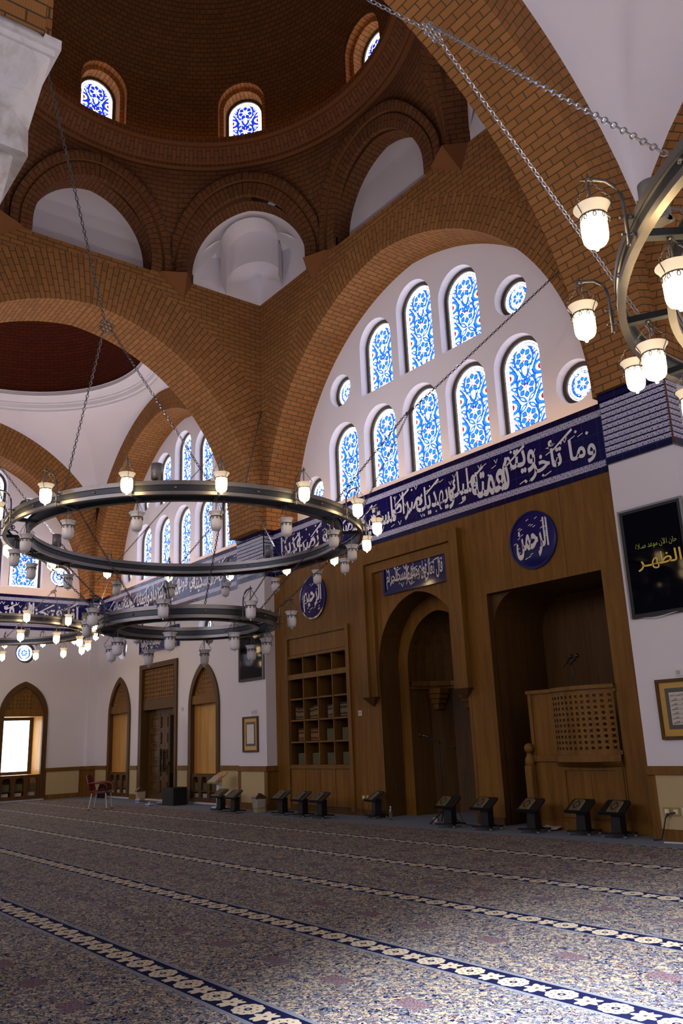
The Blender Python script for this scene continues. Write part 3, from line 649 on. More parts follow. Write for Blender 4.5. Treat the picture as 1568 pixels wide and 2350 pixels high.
# ring cornice
def lathe_uv(prof, mats, name, n=128):
    b = MB(); v = 0
    for i in range(len(prof) - 1):
        (r, z), (r2, z2) = prof[i][:2], prof[i + 1][:2]; l = hypot(r2 - r, z2 - z); m = prof[i][2]
        for j in range(n):
            a, a2 = 2 * pi * j / n, 2 * pi * (j + 1) / n
            swap = prof[i][3] if len(prof[i]) > 3 else False
            uvq = [(4.8 * a, v), (4.8 * a2, v), (4.8 * a2, v + l), (4.8 * a, v + l)]
            if swap: uvq = [(y, x) for x, y in uvq]
            b.face([N3(r * cos(a), r * sin(a), z), N3(r * cos(a2), r * sin(a2), z), N3(r2 * cos(a2), r2 * sin(a2), z2), N3(r2 * cos(a), r2 * sin(a), z2)], uvq, m)
        v += l
    return struct(b.build(name, mats))
lathe_uv([(4.95, 15.90, 1), (4.95, 15.97, 1), (4.80, 15.97, 0, True), (4.80, 16.06, 1), (4.72, 16.06, 0, True), (4.52, 16.34, 1), (4.52, 16.40, 1), (4.40, 16.40, 0, True), (4.40, 16.56, 1), (4.95, 16.56, 1)], [M['brick_dark'], M['brick_plain']], 'dome_cornice')
# dome shell with eight window bays
DR = 4.9; Z0D, ZSP = 16.56, 17.5
def dome_pt(az, s):        # s: metres up the meridian from the ledge
    hcyl = 0.95
    if s <= hcyl: return N3(DR * cos(az), DR * sin(az), Z0D + s)
    p = min(pi / 2, (s - hcyl) / DR); return N3(DR * cos(p) * cos(az), DR * cos(p) * sin(az), Z0D + hcyl + DR * sin(p))
WH = 0.66; WS = 1.36        # half width, springing (above ledge)
smax = 0.95 + DR * pi / 2 * 0.995
b = MB()
for kf in range(8):
    a0 = kf * pi / 4
    xo = [WH + (DR * pi / 8 - WH) * i / 5 for i in range(6)]; xi = [-WH * cos(pi * i / 20) for i in range(21)]
    for xx, fb in (([-x for x in xo[::-1]], lambda x: 0.0), (xi, lambda x: WS + sqrt(max(0, WH * WH - x * x))), (xo, lambda x: 0.0)):
        rows = []; uvs = []
        lv = [0.0, .25, .5, .75, .95] + [.95 + (smax - .95) * (i / 22) for i in range(1, 23)]
        for s in lv:
            rr = []; uu = []
            for x in xx:
                s0 = fb(x); ss = s0 + (smax - s0) * (s / smax); az = a0 + x / DR; rr.append(dome_pt(az, ss)); p = max(0, (ss - .95) / DR); uu.append((az * DR, ss))
            rows.append(rr); uvs.append(uu)
        b.grid(rows, uvs, 0, False)
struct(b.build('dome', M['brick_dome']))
def dome_window(az, n):
    ca, sa = cos(az), sin(az)
    def Q(x, z, d): r = DR + d; return N3(r * ca - x * sa, r * sa + x * ca, Z0D + z)
    b = MB()
    def strip(hw0, d0, hw1, d1, m, zs=WS, swap=False):
        v = 0; o = [(1, 0.0)] + [(cos(pi * i / 24), sin(pi * i / 24)) for i in range(25)] + [(-1, 0.0)]
        p = [(hw0 * c, (0 if i in (0, 26) else zs) + hw0 * s_) for i, (c, s_) in enumerate(o)]; q = [(hw1 * c, (0 if i in (0, 26) else zs) + hw1 * s_) for i, (c, s_) in enumerate(o)]
        for i in range(26):
            l = hypot(p[i + 1][0] - p[i][0], p[i + 1][1] - p[i][1]); wd = abs(hw1 - hw0) + abs(d1 - d0)
            b.face([Q(*p[i], d0), Q(*p[i + 1], d0), Q(*q[i + 1], d1), Q(*q[i], d1)], [(0, v), (0, v + l), (wd, v + l), (wd, v)], m); v += l
    strip(.80, -.02, .66, -.03, 0); strip(.66, -.03, .66, .16, 0); strip(.66, .16, .55, .16, 0); strip(.55, .16, .55, .52, 0)
    b.face([Q(-.66, 0, -.03), Q(.66, 0, -.03), Q(.66, 0, .52), Q(-.66, 0, .52)], None, 1)
    struct(b.build('dome_window_reveal', [M['brick'], M['brick_plain']]))
    root = empty('window_%d' % n, (0, 0, 0)); struct(root)
    fr = MB()
    o = arch_pts(.55, WS, 24, base=0.02); i_ = arch_pts(.47, WS, 24, base=0.10)
    for j in range(len(o)):
        j2 = (j + 1) % len(o); fr.face([Q(*o[j], .46), Q(*o[j2], .46), Q(*i_[j2], .46), Q(*i_[j], .46)], None); fr.face([Q(*i_[j], .46), Q(*i_[j2], .46), Q(*i_[j2], .54), Q(*i_[j], .54)], None)
    fr.build('window_frame', M['frame_dark'], root)
    g = MB(); glass_fill(g, .47, 0.10, WS, lambda x, z, e: Q(x, z, .50 - e), deep=True); g.build('stained_glass', GLM, root)
    return root
WINN = [0]
def nextwin(): WINN[0] += 1; return WINN[0]
for az in range(8): dome_window(az * pi / 4, nextwin()) if az in (1, 2, 3, 4, 5) else None
# ---------------------------------------------------------------- window walls above the frieze
def XW(x): return x * (11.5 + YT) / 12.25
def ZW(z): return 1.56 + (z - 1.56) * (11.5 + YT) / 12.25
WHW = 0.582
def tymp(name, arch, holes, fn, depth, label_):
    """white wall filling the arch, pierced by windows; fn(s, z, d) -> world"""
    b = MB(); outs = [h['out'] for h in holes]
    b.holed(arch.outline(), outs, lambda x, z: fn(x, z, 0), 0)
    for h in holes:
        o = h['out']
        for i in range(len(o)):
            j = (i + 1) % len(o); b.face([fn(*o[i], 0), fn(*o[j], 0), fn(*o[j], .24), fn(*o[i], .24)], None, 0)
    return struct(b.build(name, M['plaster']))
_gm = {}
def put_window(h, fn, key, deep=False):
    n = nextwin(); root = empty('window_%d' % n); struct(root)
    c = h['c']; fr = MB()
    o = h['out']
    if h.get('r'): inn = circ_pts(h['r'] - .085, c, h['z'], 28)
    else: inn = [(c + (x - c) * (h['hw'] - .085) / h['hw'], z) for x, z in arch_pts(h['hw'], h['zs'], 24, c=c, base=h['zb'])]; inn = arch_pts(h['hw'] - .085, h['zs'], 24, c=c, base=h['zb'] + .02)
    for i in range(len(o)):
        j = (i + 1) % len(o); fr.face([fn(*o[i], .20), fn(*o[j], .20), fn(*inn[j], .20), fn(*inn[i], .20)]); fr.face([fn(*inn[i], .20), fn(*inn[j], .20), fn(*inn[j], .26), fn(*inn[i], .26)])
        fr.face([fn(*o[i], .20), fn(*o[j], .20), fn(*o[j], .30), fn(*o[i], .30)])
    fr.build('window_frame', M['frame_dark'], root)
    g = MB()
    if h.get('r'): glass_fill(g, 0, 0, 0, lambda x, z, e: fn(c + x, z, .25 - e), deep, rnd=(h['r'] - .08, h['z']))
    else: glass_fill(g, h['hw'] - .08, h['zb'] + .02, h['zs'], lambda x, z, e: fn(c + x, z, .25 - e), deep)
    g.build('stained_glass', GLM, root); return root
def hole_arch(c, zb, top, hw=WHW): zs = top - hw; return dict(out=arch_pts(hw, zs, 24, c=c, base=zb), c=c, hw=hw, zs=zs, zb=zb)
def hole_round(c, z, r): return dict(out=circ_pts(r, c, z, 28), c=c, z=z, r=r)
def win_set(c0, sp, dz=0):
    H = [hole_arch(c0 + sp * i, 7.21, 9.20) for i in (-2, -1, 0, 1, 2)]
    H += [hole_arch(c0 + sp * i, 9.61, 11.45 if i else 11.80) for i in (-1, 0, 1)]
    H += [hole_round(c0 + sg * sp * 2.92, 7.72, .42) for sg in (-1, 1)] + [hole_round(c0 + sg * sp * 2.02, 10.09, .42) for sg in (-1, 1)]
    return H
# qibla wall of the main bay (t measured from x=-17.5)
fnA = lambda t, z, d: (-17.5 + t, YT + d, z)
HA = win_set(-12.50 + 17.5, 1.402)
tymp('wall_qibla_upper', A, HA, fnA, .24, '')
for h in HA: put_window(h, fnA, 'A')
fnA2 = lambda t, z, d: (-28.95 + t, YT + d, z)
HA2 = win_set(-23.96 + 28.95, 1.452)
tymp('wall_side_bay_upper', A2, HA2, fnA2, .24, '')
for h in HA2: put_window(h, fnA2, 'A2', deep=False)
fnE = lambda t, z, d: (-29.9 - d, -9.8 + t, z)
HE = win_set(-5.22 + 9.8, 1.395); HE = [h for h in HE if (h['c'] < 8.9)]
tymp('wall_end_upper', EN, HE, fnE, .24, '')
for h in HE:
    if h['c'] > 4: put_window(h, fnE, 'E')
    else: put_window(h, fnE, 'E')
fnD = lambda t, z, d: (-6.15 + t, YT + d, z)
tymp('wall_near_bay_upper', D_, [], fnD, .24, '')
# shelves over the frieze with the warm light strips laid behind its edge
b = MB()
for x0, x1 in ((-28.95, -18.8), (-17.5, -7.3), (-6.15, 4.05)): b.face([(x0, 0, ZF1), (x1, 0, ZF1), (x1, YT + .3, ZF1), (x0, YT + .3, ZF1)])
b.face([(-29.9, -9.8, ZF1), (-29.2, -9.8, ZF1), (-29.2, -.3, ZF1), (-29.9, -.3, ZF1)])
struct(b.build('frieze_shelf', M['plaster']))
for x0, x1, nm in ((-28.8, -19, 'side bay'), (-17.2, -7.5, 'main bay')):
    b = MB(); b.box((x0, .10, ZF1 + .002), (x1, .13, ZF1 + .03)); o = b.build('light_strip', M['led']); tag(o, 'warm cove light strip on the shelf above the calligraphy frieze of the ' + nm, 'light')
b = MB(); b.box((-29.36, -9.5, ZF1 + .002), (-29.33, -.5, ZF1 + .03)); tag(b.build('light_strip', M['led']), 'warm cove light strip on the shelf above the frieze of the end wall', 'light')
b = MB(); b.lathe([(4.76, 16.57), (4.80, 16.57), (4.80, 16.60), (4.76, 16.60)], (0, 0, 0), 96, 0, False); b.v = [N3(x, y, z) for x, y, z in b.v]
keep = []
tag(b.build('light_strip', M['led_orange']), 'orange light strip lying on the ring ledge of the main dome', 'light')
# ---------------------------------------------------------------- lower walls
def wall_holes(name, fn, x0, x1, z0, z1, holes, depth, mat='plaster', rv=None, seg=None):
    b = MB(); b.holed([(x0, z0), (x1, z0), (x1, z1), (x0, z1)], holes, lambda x, z: fn(x, z, 0), 0)
    for o in holes:
        for i in range(len(o)): j = (i + 1) % len(o); b.face([fn(*o[i], 0), fn(*o[j], 0), fn(*o[j], depth), fn(*o[i], depth)], None, 0)
    return struct(b.build(name, [M[mat]]))
fq = lambda x, z, d: (x, d, z)
fe = lambda y, z, d: (XE - d, y, z)
def lancet(c, hw, zs, apex, zb, n=28, inset=0.0):
    h_ = apex - zs; e = (h_ * h_ - hw * hw) / (2 * hw); return arch_pts(hw, zs, n, e=e, c=c, base=zb)
# side bay wall: two tall lancet niches, a door, two round lights
L1o = lancet(-26.94, .88, 2.55, 3.84, .10); L2o = lancet(-21.15, .88, 2.55, 3.84, .10)
L1o = lancet(-26.94, .80, 2.55, 3.76, .10); L2o = lancet(-21.15, .80, 2.55, 3.76, .10)
door_o = [(-25.28, 0.02), (-22.84, 0.02), (-22.84, 3.98), (-25.28, 3.98)]
RW = [hole_round(-26.9, 4.80, .37), hole_round(-21.15, 4.80, .37)]
wall_holes('wall_qibla_side_bay', fq, XE, -18.8, 0.0, ZF0 + .02, [L1o, L2o, door_o] + [r['out'] for r in RW], .24)
for r in RW: put_window(r, fq, 'r')
# end wall
WE = [lancet(c, .72, 2.75, 3.77, .10) for c in (-2.43, -7.2)]
RE = [hole_round(c, 4.83, .36) for c in (-2.46, -7.2)]
wall_holes('wall_end', fe, -31, 0, 0.0, ZF0 + .02, WE + [r['out'] for r in RE], .24)
for r in RE: put_window(r, fe, 'e')
b = MB(); b.face([(XE - .7, -31, ZF0), (XE - .7, -9.8, ZF0), (XE - .7, -9.8, 13), (XE - .7, -31, 13)]); b.face([(XE, -31, ZF0), (XE, -10.9, ZF0), (XE, -10.9, 8), (XE, -31, 8)])
struct(b.build('wall_end_rear', M['plaster']))
# piers (white shaft) between the bays
def pier(name, x0, x1, y0, y1, z0=0.0, z1=ZF0 + .02, m='plaster'):
    b = MB(); b.box((x0, y0, z0), (x1, y1, z1)); return struct(b.build(name, M[m]))
pier('pier_west', -18.8, -17.5, -.3, .02); pier('pier_east', -7.3, -6.15, -.3, .02); pier('pier_corner', XE, -28.95, -.3, .02)
pier('pier_end', XE, XE + .25, -11.0, -9.8)
b = MB(); b.face([(-6.15, 0, 0), (10, 0, 0), (10, 0, 6.9), (-6.15, 0, 6.9)]); struct(b.build('wall_near_bay', M['plaster']))
# outer shells so that no daylight leaks round the window walls
b = MB(); b.box((-31, 2.9, -.5), (5, 3.0, 20)); b.box((-31.6, -12, -.5), (-31.5, 3.0, 20))
struct(b.build('outer_shell', M['brick_plain']))
b = MB(); b.face([(-31.5, -11, 20.5), (5, -11, 20.5), (5, 3, 20.5), (-31.5, 3, 20.5)]); b.face([(-31.5, -10.9, 9.9), (-17.5, -10.9, 9.9), (-17.5, -10.9, 20.5), (-31.5, -10.9, 20.5)])
# wall over the brick arches so the drum stands on masonry
b.face([(-18.8, -10.9, 13.15), (-18.8, .3, 13.15), (-18.8, .3, 20), (-18.8, -10.9, 20)]); b.face([(-6.15, -10.9, 13.15), (-6.15, .3, 13.15), (-6.15, .3, 20), (-6.15, -10.9, 20)])
b.face([(-18.8, -10.9, 13.15), (-6.15, -10.9, 13.15), (-6.15, -10.9, 20), (-18.8, -10.9, 20)])
struct(b.build('roof_shell', M['brick_plain']))
# ---------------------------------------------------------------- tiled friezes with calligraphy
def frieze(o, u, n, L, label_, txt, first=False):
    o, u, n = Vector(o), Vector(u), Vector(n); t = .03
    root = empty('calligraphy_frieze', (o.x + u.x * L / 2, o.y + u.y * L / 2, ZF0)); tag(root, label_, 'frieze')
    b = MB()
    zz = [(ZF0, ZF0 + .10, 1, .03), (ZF0 + .10, ZF0 + .215, 2, .02), (ZF0 + .215, ZF1 - .215, 0, .02), (ZF1 - .215, ZF1 - .10, 2, .02), (ZF1 - .10, ZF1, 1, .04)]
    for z0, z1, m, th in zz:
        p = [o + n * th, o + u * L + n * th]; s0 = 0
        b.face([(p[0].x, p[0].y, z0), (p[1].x, p[1].y, z0), (p[1].x, p[1].y, z1), (p[0].x, p[0].y, z1)], [(0, z0), (L, z0), (L, z1), (0, z1)], m)
        if th > .02:
            for z in (z0, z1): q = [o, o + u * L]; b.face([(q[0].x, q[0].y, z), (q[1].x, q[1].y, z), (p[1].x, p[1].y, z), (p[0].x, p[0].y, z)], None, m)
    ob = b.build('tile_band', [M['navy'], M['navy_edge'], M['arab']]); mats_local(ob, root)
    return root, o, u, n
def mats_local(ob, root):
    ob.parent = root; ob.matrix_parent_inverse = Matrix.Translation(-Vector(root.location)) if root.rotation_euler.z == 0 else (Matrix.Translation(root.location) @ Matrix.Rotation(root.rotation_euler.z, 4, 'Z')).inverted()
def put_text(root, name, s, p, u, n, w, h, mat=None, **kw):
    ob = lettering(name, s, p, u, (0, 0, 1), n, w, h, mat or M['script_white'], None, **kw); mats_local(ob, root); return ob
def marks(root, p, u, n, w, h, count, seed, name='vowel_marks'):
    """small vowel strokes and ticks scattered between the letters"""
    rnd = random.Random(seed); b = MB(); p, u, n = Vector(p), Vector(u), Vector(n); Z = Vector((0, 0, 1))
    for i in range(count):
        x = w * (i + .2 + .6 * rnd.random()) / count; z = h * rnd.choice((.04, .3, .55, .72, .86, .95)) + .02 * rnd.random(); k_ = rnd.randrange(3); s = .05 + .03 * rnd.random()
        q = p + u * x + Z * z
        def pl(P): b.face([q + u * (a * s) + Z * (c * s) for a, c in P])
        if k_ == 0: pl([(-1, -.3), (1, .35), (1, .6), (-1, -.02)])
        elif k_ == 1: pl([(-.9, .9), (-.55, .9), (0, -.3), (-.15, -.5)]); pl([(-.15, -.5), (0, -.5), (.8, .8), (.5, .9)])
        else: pl([(0, -.45), (.45, 0), (0, .45), (-.45, 0)])
    ob = b.build(name, M['script_white']); mats_local(ob, root); return ob
def script_frieze(root, o, u, n, words, x_from, x_to, seed):
    """one frieze line: words stacked in overlapping groups, read from the right"""
    tot = sum(len(w_) for w_ in words) + 0.0; x = x_to; W = x_to - x_from; H = ZF1 - ZF0 - .43 - .06; zb = ZF0 + .245
    for i, w_ in enumerate(words):
        wl = W * len(w_) / tot; x -= wl
        up = (i % 2); hh = H * .90; z = zb + (H - hh if up else 0)
        put_text(root, 'script_word', w_, Vector(o) + Vector(u) * (x - .07) + Vector(n) * .024 + Vector((0, 0, z)), u, n, wl + .15, hh, bold=.022)
    rnd = random.Random(seed + 40); b = MB(); P0 = Vector(o) + Vector(n) * .031; U = Vector(u); Z = Vector((0, 0, 1)); x = x_from + .4
    while x < x_to - .5:
        L = .38 + .2 * rnd.random(); z0 = zb + H * (.50 + .2 * rnd.random()); t_ = .016
        b.face([P0 + U * x + Z * z0, P0 + U * (x + .04) + Z * (z0 - .012), P0 + U * (x + L) + Z * (z0 + L * .48), P0 + U * (x + L - .02) + Z * (z0 + L * .48 + .045)]); x += .75 + .5 * rnd.random()
    mats_local(b.build('long_strokes', M['script_white']), root)
    marks(root, Vector(o) + Vector(u) * x_from + Vector(n) * .026 + Vector((0, 0, zb)), u, n, W, H, int(W * 9), seed)
r, o, u, n = frieze((-17.5, 0, 0), (1, 0, 0), (0, -1, 0), 10.2, 'long navy tile frieze with white script above the brown wood wall, under the big arch', '')
script_frieze(r, o, u, n, ['وما تأخر', 'ويتم', 'نعمته', 'عليك', 'ويهديك', 'صراطا', 'مستقيما', 'وينصرك', 'الله نصرا', 'عزيزا'], .45, 9.75, 3)
r, o, u, n = frieze((-28.95, 0, 0), (1, 0, 0), (0, -1, 0), 10.15, 'navy tile frieze with white script above the door and lancet niches of the side bay', '')
script_frieze(r, o, u, n, ['هو الذي', 'أنزل', 'السكينة', 'في قلوب', 'المؤمنين', 'ليزدادوا', 'إيمانا مع', 'إيمانهم', 'ولله جنود'], .45, 9.7, 4)
r, o, u, n = frieze((XE, -9.8, 0), (0, 1, 0), (1, 0, 0), 9.5, 'navy tile frieze with white script across the end wall behind the lit ring', '')
script_frieze(r, o, u, n, ['إنا فتحنا', 'لك فتحا', 'مبينا', 'ليغفر', 'لك الله', 'ما تقدم', 'من ذنبك'], .4, 9.1, 5)
# ---- banded tile collars round the piers
def collar(label_, x0, x1, y0, y1=.02):
    root = empty('tile_collar', ((x0 + x1) / 2, y0, ZF0)); tag(root, label_, 'tilework', 'striped tile collars round the pier tops')
    b = MB()
    for (p, q) in (((x0, y0), (x1, y0)), ((x1, y0), (x1, y1)), ((x0, y1), (x0, y0))):
        L = hypot(q[0] - p[0], q[1] - p[1]); off = (0, -.02) if p[1] == q[1] else ((.02, 0) if p[0] == x1 else (-.02, 0))
        def fc(z0, z1, m, th=1.0): b.face([(p[0] + off[0] * th, p[1] + off[1] * th, z0), (q[0] + off[0] * th, q[1] + off[1] * th, z0), (q[0] + off[0] * th, q[1] + off[1] * th, z1), (p[0] + off[0] * th, p[1] + off[1] * th, z1)], [(0, z0), (L, z0), (L, z1), (0, z1)], m)
        fc(ZF0, ZF0 + .12, 1, 1.5); fc(ZF1 - .12, ZF1, 1, 2.0)
        k = 10; z = ZF0 + .12; dz = (ZF1 - ZF0 - .24) / k
        for i in range(k): fc(z, z + dz * .74, 2); fc(z + dz * .74, z + dz, 1, .85); z += dz
    b.face([(x0 - .04, y0 - .04, ZF1), (x1 + .04, y0 - .04, ZF1), (x1 + .04, y1, ZF1), (x0 - .04, y1, ZF1)], None, 1)
    b.face([(x0 - .04, y0 - .04, ZF0), (x1 + .04, y0 - .04, ZF0), (x1 + .04, y1, ZF0), (x0 - .04, y1, ZF0)], None, 1)
    ob = b.build('tile_bands', [M['navy'], M['navy_edge'], M['arab']]); mats_local(ob, root)
collar('blue and white striped tile collar on the pier left of the wood wall', -18.8, -17.5, -.3)
collar('blue and white striped tile collar on the pier above the large screen', -7.3, -6.15, -.3)
collar('narrow blue and white striped tile collar in the far corner of the room', XE - .01, -28.95, -.3)
# ================================================================== the brown wood wall of the main bay
WX0, WX1 = -17.5, -7.3
MO = arch_pts(1.25, 3.0, 32, e=.15, c=-12.28, base=0.0)        # outer arch of the prayer niche
BK = [(-16.88, .98), (-14.60, .98), (-14.60, 3.46), (-16.88, 3.46)]
AL = [(-10.37, 0.0), (-7.87, 0.0), (-7.87, 4.03), (-10.37, 4.03)]
root = empty('wood_wall', (-12.4, 0, 0)); tag(root, 'tall brown wood panelled wall around the prayer niche, from floor to frieze', 'wall panelling')
b = MB()
outer = [(WX0, 0), (-13.53, 0)] + MO[2:][::-1][:0]
# outline with the two floor-level openings cut out as part of the outline
ol = [(WX0, 0.0), (MO[0][0], 0.0)] + [p for p in MO[2:][::-1]] + [(MO[1][0], 0.0), (AL[0][0], 0.0), (AL[3][0], AL[3][1]), (AL[2][0], AL[2][1]), (AL[1][0], 0.0), (WX1, 0.0), (WX1, ZF0 + .01), (WX0, ZF0 + .01)]
b.holed(ol, [BK], lambda x, z: (x, -.012, z), 0)
mats_local(b.build('panelling', M['wood']), root)
b = MB(); b.box((WX0, -.045, 0), (-13.56, -.012, .13)); b.box((-11.0, -.045, 0), (-10.37, -.012, .13)); mats_local(b.build('skirting', M['wood_dark']), root)
# prayer niche
root = empty('prayer_niche', (-12.3, .5, 0)); tag(root, 'deep pointed prayer niche lined with dark wood in the middle of the wood wall', 'prayer niche')
b = MB(); P = MO[1:] + [MO[0]]
pr = [MO[0]] + MO[2:][::-1] + [MO[1]]
for i in range(len(pr) - 1): b.face([(pr[i][0], 0, pr[i][1]), (pr[i + 1][0], 0, pr[i + 1][1]), (pr[i + 1][0], .53, pr[i + 1][1]), (pr[i][0], .53, pr[i][1])], None, 0)
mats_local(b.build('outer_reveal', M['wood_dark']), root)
IN = arch_pts(.96, 2.98, 32, e=.10, c=-12.28, base=0.0)
b = MB(); pi_ = [IN[0]] + IN[2:][::-1] + [IN[1]]
ol = [(MO[0][0], 0)] + [(IN[0][0], 0)] + IN[2:][::-1] + [(IN[1][0], 0), (MO[1][0], 0)] + MO[2:]
b.holed(ol, [], lambda x, z: (x, .53, z), 0)
mats_local(b.build('inner_face', M['wood']), root)
b = MB(); NB = 7; cxn = -12.28; Rn = .96
for i in range(NB):
    a, a2 = pi * i / NB, pi * (i + 1) / NB
    q = [(cxn + Rn * cos(a), .53 + 1.15 * sin(a)), (cxn + Rn * cos(a2), .53 + 1.15 * sin(a2))]
    b.face([(q[0][0], q[0][1], 0), (q[1][0], q[1][1], 0), (q[1][0], q[1][1], 2.60), (q[0][0], q[0][1], 2.60)])
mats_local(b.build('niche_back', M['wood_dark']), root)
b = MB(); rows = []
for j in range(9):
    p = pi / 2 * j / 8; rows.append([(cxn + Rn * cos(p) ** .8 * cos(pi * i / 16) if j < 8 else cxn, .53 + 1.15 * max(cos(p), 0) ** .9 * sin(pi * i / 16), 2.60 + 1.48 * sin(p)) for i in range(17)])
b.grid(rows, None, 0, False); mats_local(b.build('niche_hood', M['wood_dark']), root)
b = MB()
for i in range(NB):
    a, a2 = pi * i / NB, pi * (i + 1) / NB
    for (ra, rb_, z0, z1) in ((1.0, .90, 2.56, 2.66), (1.0, .95, 2.50, 2.56)):
        A1, A2_ = [(cxn + Rn * rb_ * cos(t), .53 + 1.15 * rb_ * sin(t)) for t in (a, a2)]; B1, B2 = [(cxn + Rn * ra * cos(t), .53 + 1.15 * ra * sin(t)) for t in (a, a2)]
        b.face([(*A1, z0), (*A2_, z0), (*A2_, z1), (*A1, z1)]); b.face([(*A1, z0), (*A2_, z0), (*B2, z0), (*B1, z0)]); b.face([(*A1, z1), (*A2_, z1), (*B2, z1), (*B1, z1)])
mats_local(b.build('cornice', M['wood_frame']), root)
for cx_ in (-13.02, -12.50):
    b = MB()
    for i, (w_, z0, z1) in enumerate(((.42, 2.40, 2.50), (.34, 2.30, 2.39), (.24, 2.20, 2.29), (.14, 2.08, 2.19))): yb = .53 + 1.15 * sin(math.acos(min(1, abs(cx_ + 12.28) / .96))); b.box((cx_ - w_ / 2, yb - .16 - w_ * .25, z0), (cx_ + w_ / 2, yb, z1))
    mats_local(b.build('stepped_bracket', M['wood_frame']), root)
# raised stepped frame round the niche, ending in hanging points
root = empty('niche_frame', (-12.42, 0, 2.2)); tag(root, 'raised stepped wood frame around the prayer niche, its sides ending in hanging points', 'frame')
b = MB()
for (xa, xb, zt, d, wd) in ((-13.97, -10.88, 5.40, .16, .23), (-13.74, -11.10, 5.17, .09, .20)):
    b.box((xa, -d, 2.37), (xa + wd, -.01, zt)); b.box((xb - wd, -d, 2.37), (xb, -.01, zt)); b.box((xa + wd, -d, zt - wd * .95), (xb - wd, -.01, zt))
mats_local(b.build('frame_steps', M['wood_frame']), root)
for xc in (-13.76, -11.08):
    b = MB(); w_ = .21; p = [(xc - w_, -.16, 2.37), (xc + w_, -.16, 2.37), (xc + w_, -.01, 2.37), (xc - w_, -.01, 2.37)]; t = (xc, -.01, 2.17)
    for i in range(4): b.face([p[i], p[(i + 1) % 4], t])
    mats_local(b.build('hanging_point', M['wood_dark']), root)
# script plaque over the niche
def plaque(x0, x1, z0, z1, txt, label_):
    root = empty('script_plaque', ((x0 + x1) / 2, 0, z0)); tag(root, label_, 'plaque')
    b = MB(); b.box((x0, -.05, z0), (x1, -.012, z1)); mats_local(b.build('tile_field', M['navy_glaze']), root)
    b = MB(); e = .055
    for a_, c_ in (((x0, -.075, z0), (x1, -.05, z0 + e)), ((x0, -.075, z1 - e), (x1, -.05, z1)), ((x0, -.075, z0 + e), (x0 + e, -.05, z1 - e)), ((x1 - e, -.075, z0 + e), (x1, -.05, z1 - e))): b.box(a_, c_)
    mats_local(b.build('tile_border', M['blue_edge']), root)
    W = x1 - x0; H = z1 - z0; ws = txt.split('|'); x = x1 - .12; tot = sum(len(q) for q in ws)
    for i, q in enumerate(ws):
        wl = (W - .24) * len(q) / tot; x -= wl; put_text(root, 'script_word', q, (x - .02, -.054, z0 + H * (.17 if i % 2 == 0 else .24)), (1, 0, 0), (0, -1, 0), wl + .05, H * .60, bold=.014)
    marks(root, (x0 + .12, -.056, z0 + H * .14), (1, 0, 0), (0, -1, 0), W - .24, H * .68, int(W * 12), 11)
    return root
plaque(-13.20, -11.32, 4.44, 5.09, 'قال تعالى|فول وجهك|شطر|المسجد|الحرام', 'navy script plaque above the arch of the prayer niche')
plaque(-25.40, -22.70, 4.43, 5.08, 'إن الصلاة|كانت على|المؤمنين|كتابا|موقوتا', 'navy script plaque above the far double door')
def roundel(x, z, r, word, label_):
    root = empty('script_roundel', (x, 0, z)); tag(root, label_, 'roundel', 'round script tiles on the wood wall')
    b = MB(); n = 40; C_ = circ_pts(r, 0, 0, n); I_ = circ_pts(r * .92, 0, 0, n)
    b.face([(p[0], -.045, p[1]) for p in I_], None, 0); b.build('tile_disc', M['navy_glaze'], root)
    b = MB()
    for i in range(n):
        j = (i + 1) % n; b.face([(C_[i][0], -.055, C_[i][1]), (C_[j][0], -.055, C_[j][1]), (I_[j][0], -.06, I_[j][1]), (I_[i][0], -.06, I_[i][1])]); b.face([(C_[i][0], -.055, C_[i][1]), (C_[j][0], -.055, C_[j][1]), (C_[j][0], -.012, C_[j][1]), (C_[i][0], -.012, C_[i][1])]); b.face([(I_[i][0], -.06, I_[i][1]), (I_[j][0], -.06, I_[j][1]), (I_[j][0], -.045, I_[j][1]), (I_[i][0], -.045, I_[i][1])])
    b.build('tile_rim', M['blue_edge'], root)
    ob = lettering('script_word', word, (-r * .70, -.05, -r * .62), (1, 0, 0), (0, 0, 1), (0, -1, 0), r * 1.38, r * 1.30, M['script_white'], root, bold=.03)
    b = MB(); rnd = random.Random(int(-x))
    for i in range(26):
        a = rnd.random() * 2 * pi; q = r * (.45 + .33 * rnd.random()); px, pz = q * cos(a), q * sin(a); s = .03
        b.face([(px - s, -.052, pz - s * .4), (px + s, -.052, pz + s * .4), (px + s, -.052, pz + s * .9), (px - s, -.052, pz + s * .1)])
    b.build('vowel_marks', M['script_white'], root)
roundel(-9.16, 4.80, .52, 'الرحمن', 'round navy tile with white script above the pulpit alcove')
roundel(-15.80, 4.81, .52, 'الرحيم', 'round navy tile with white script above the bookcase')
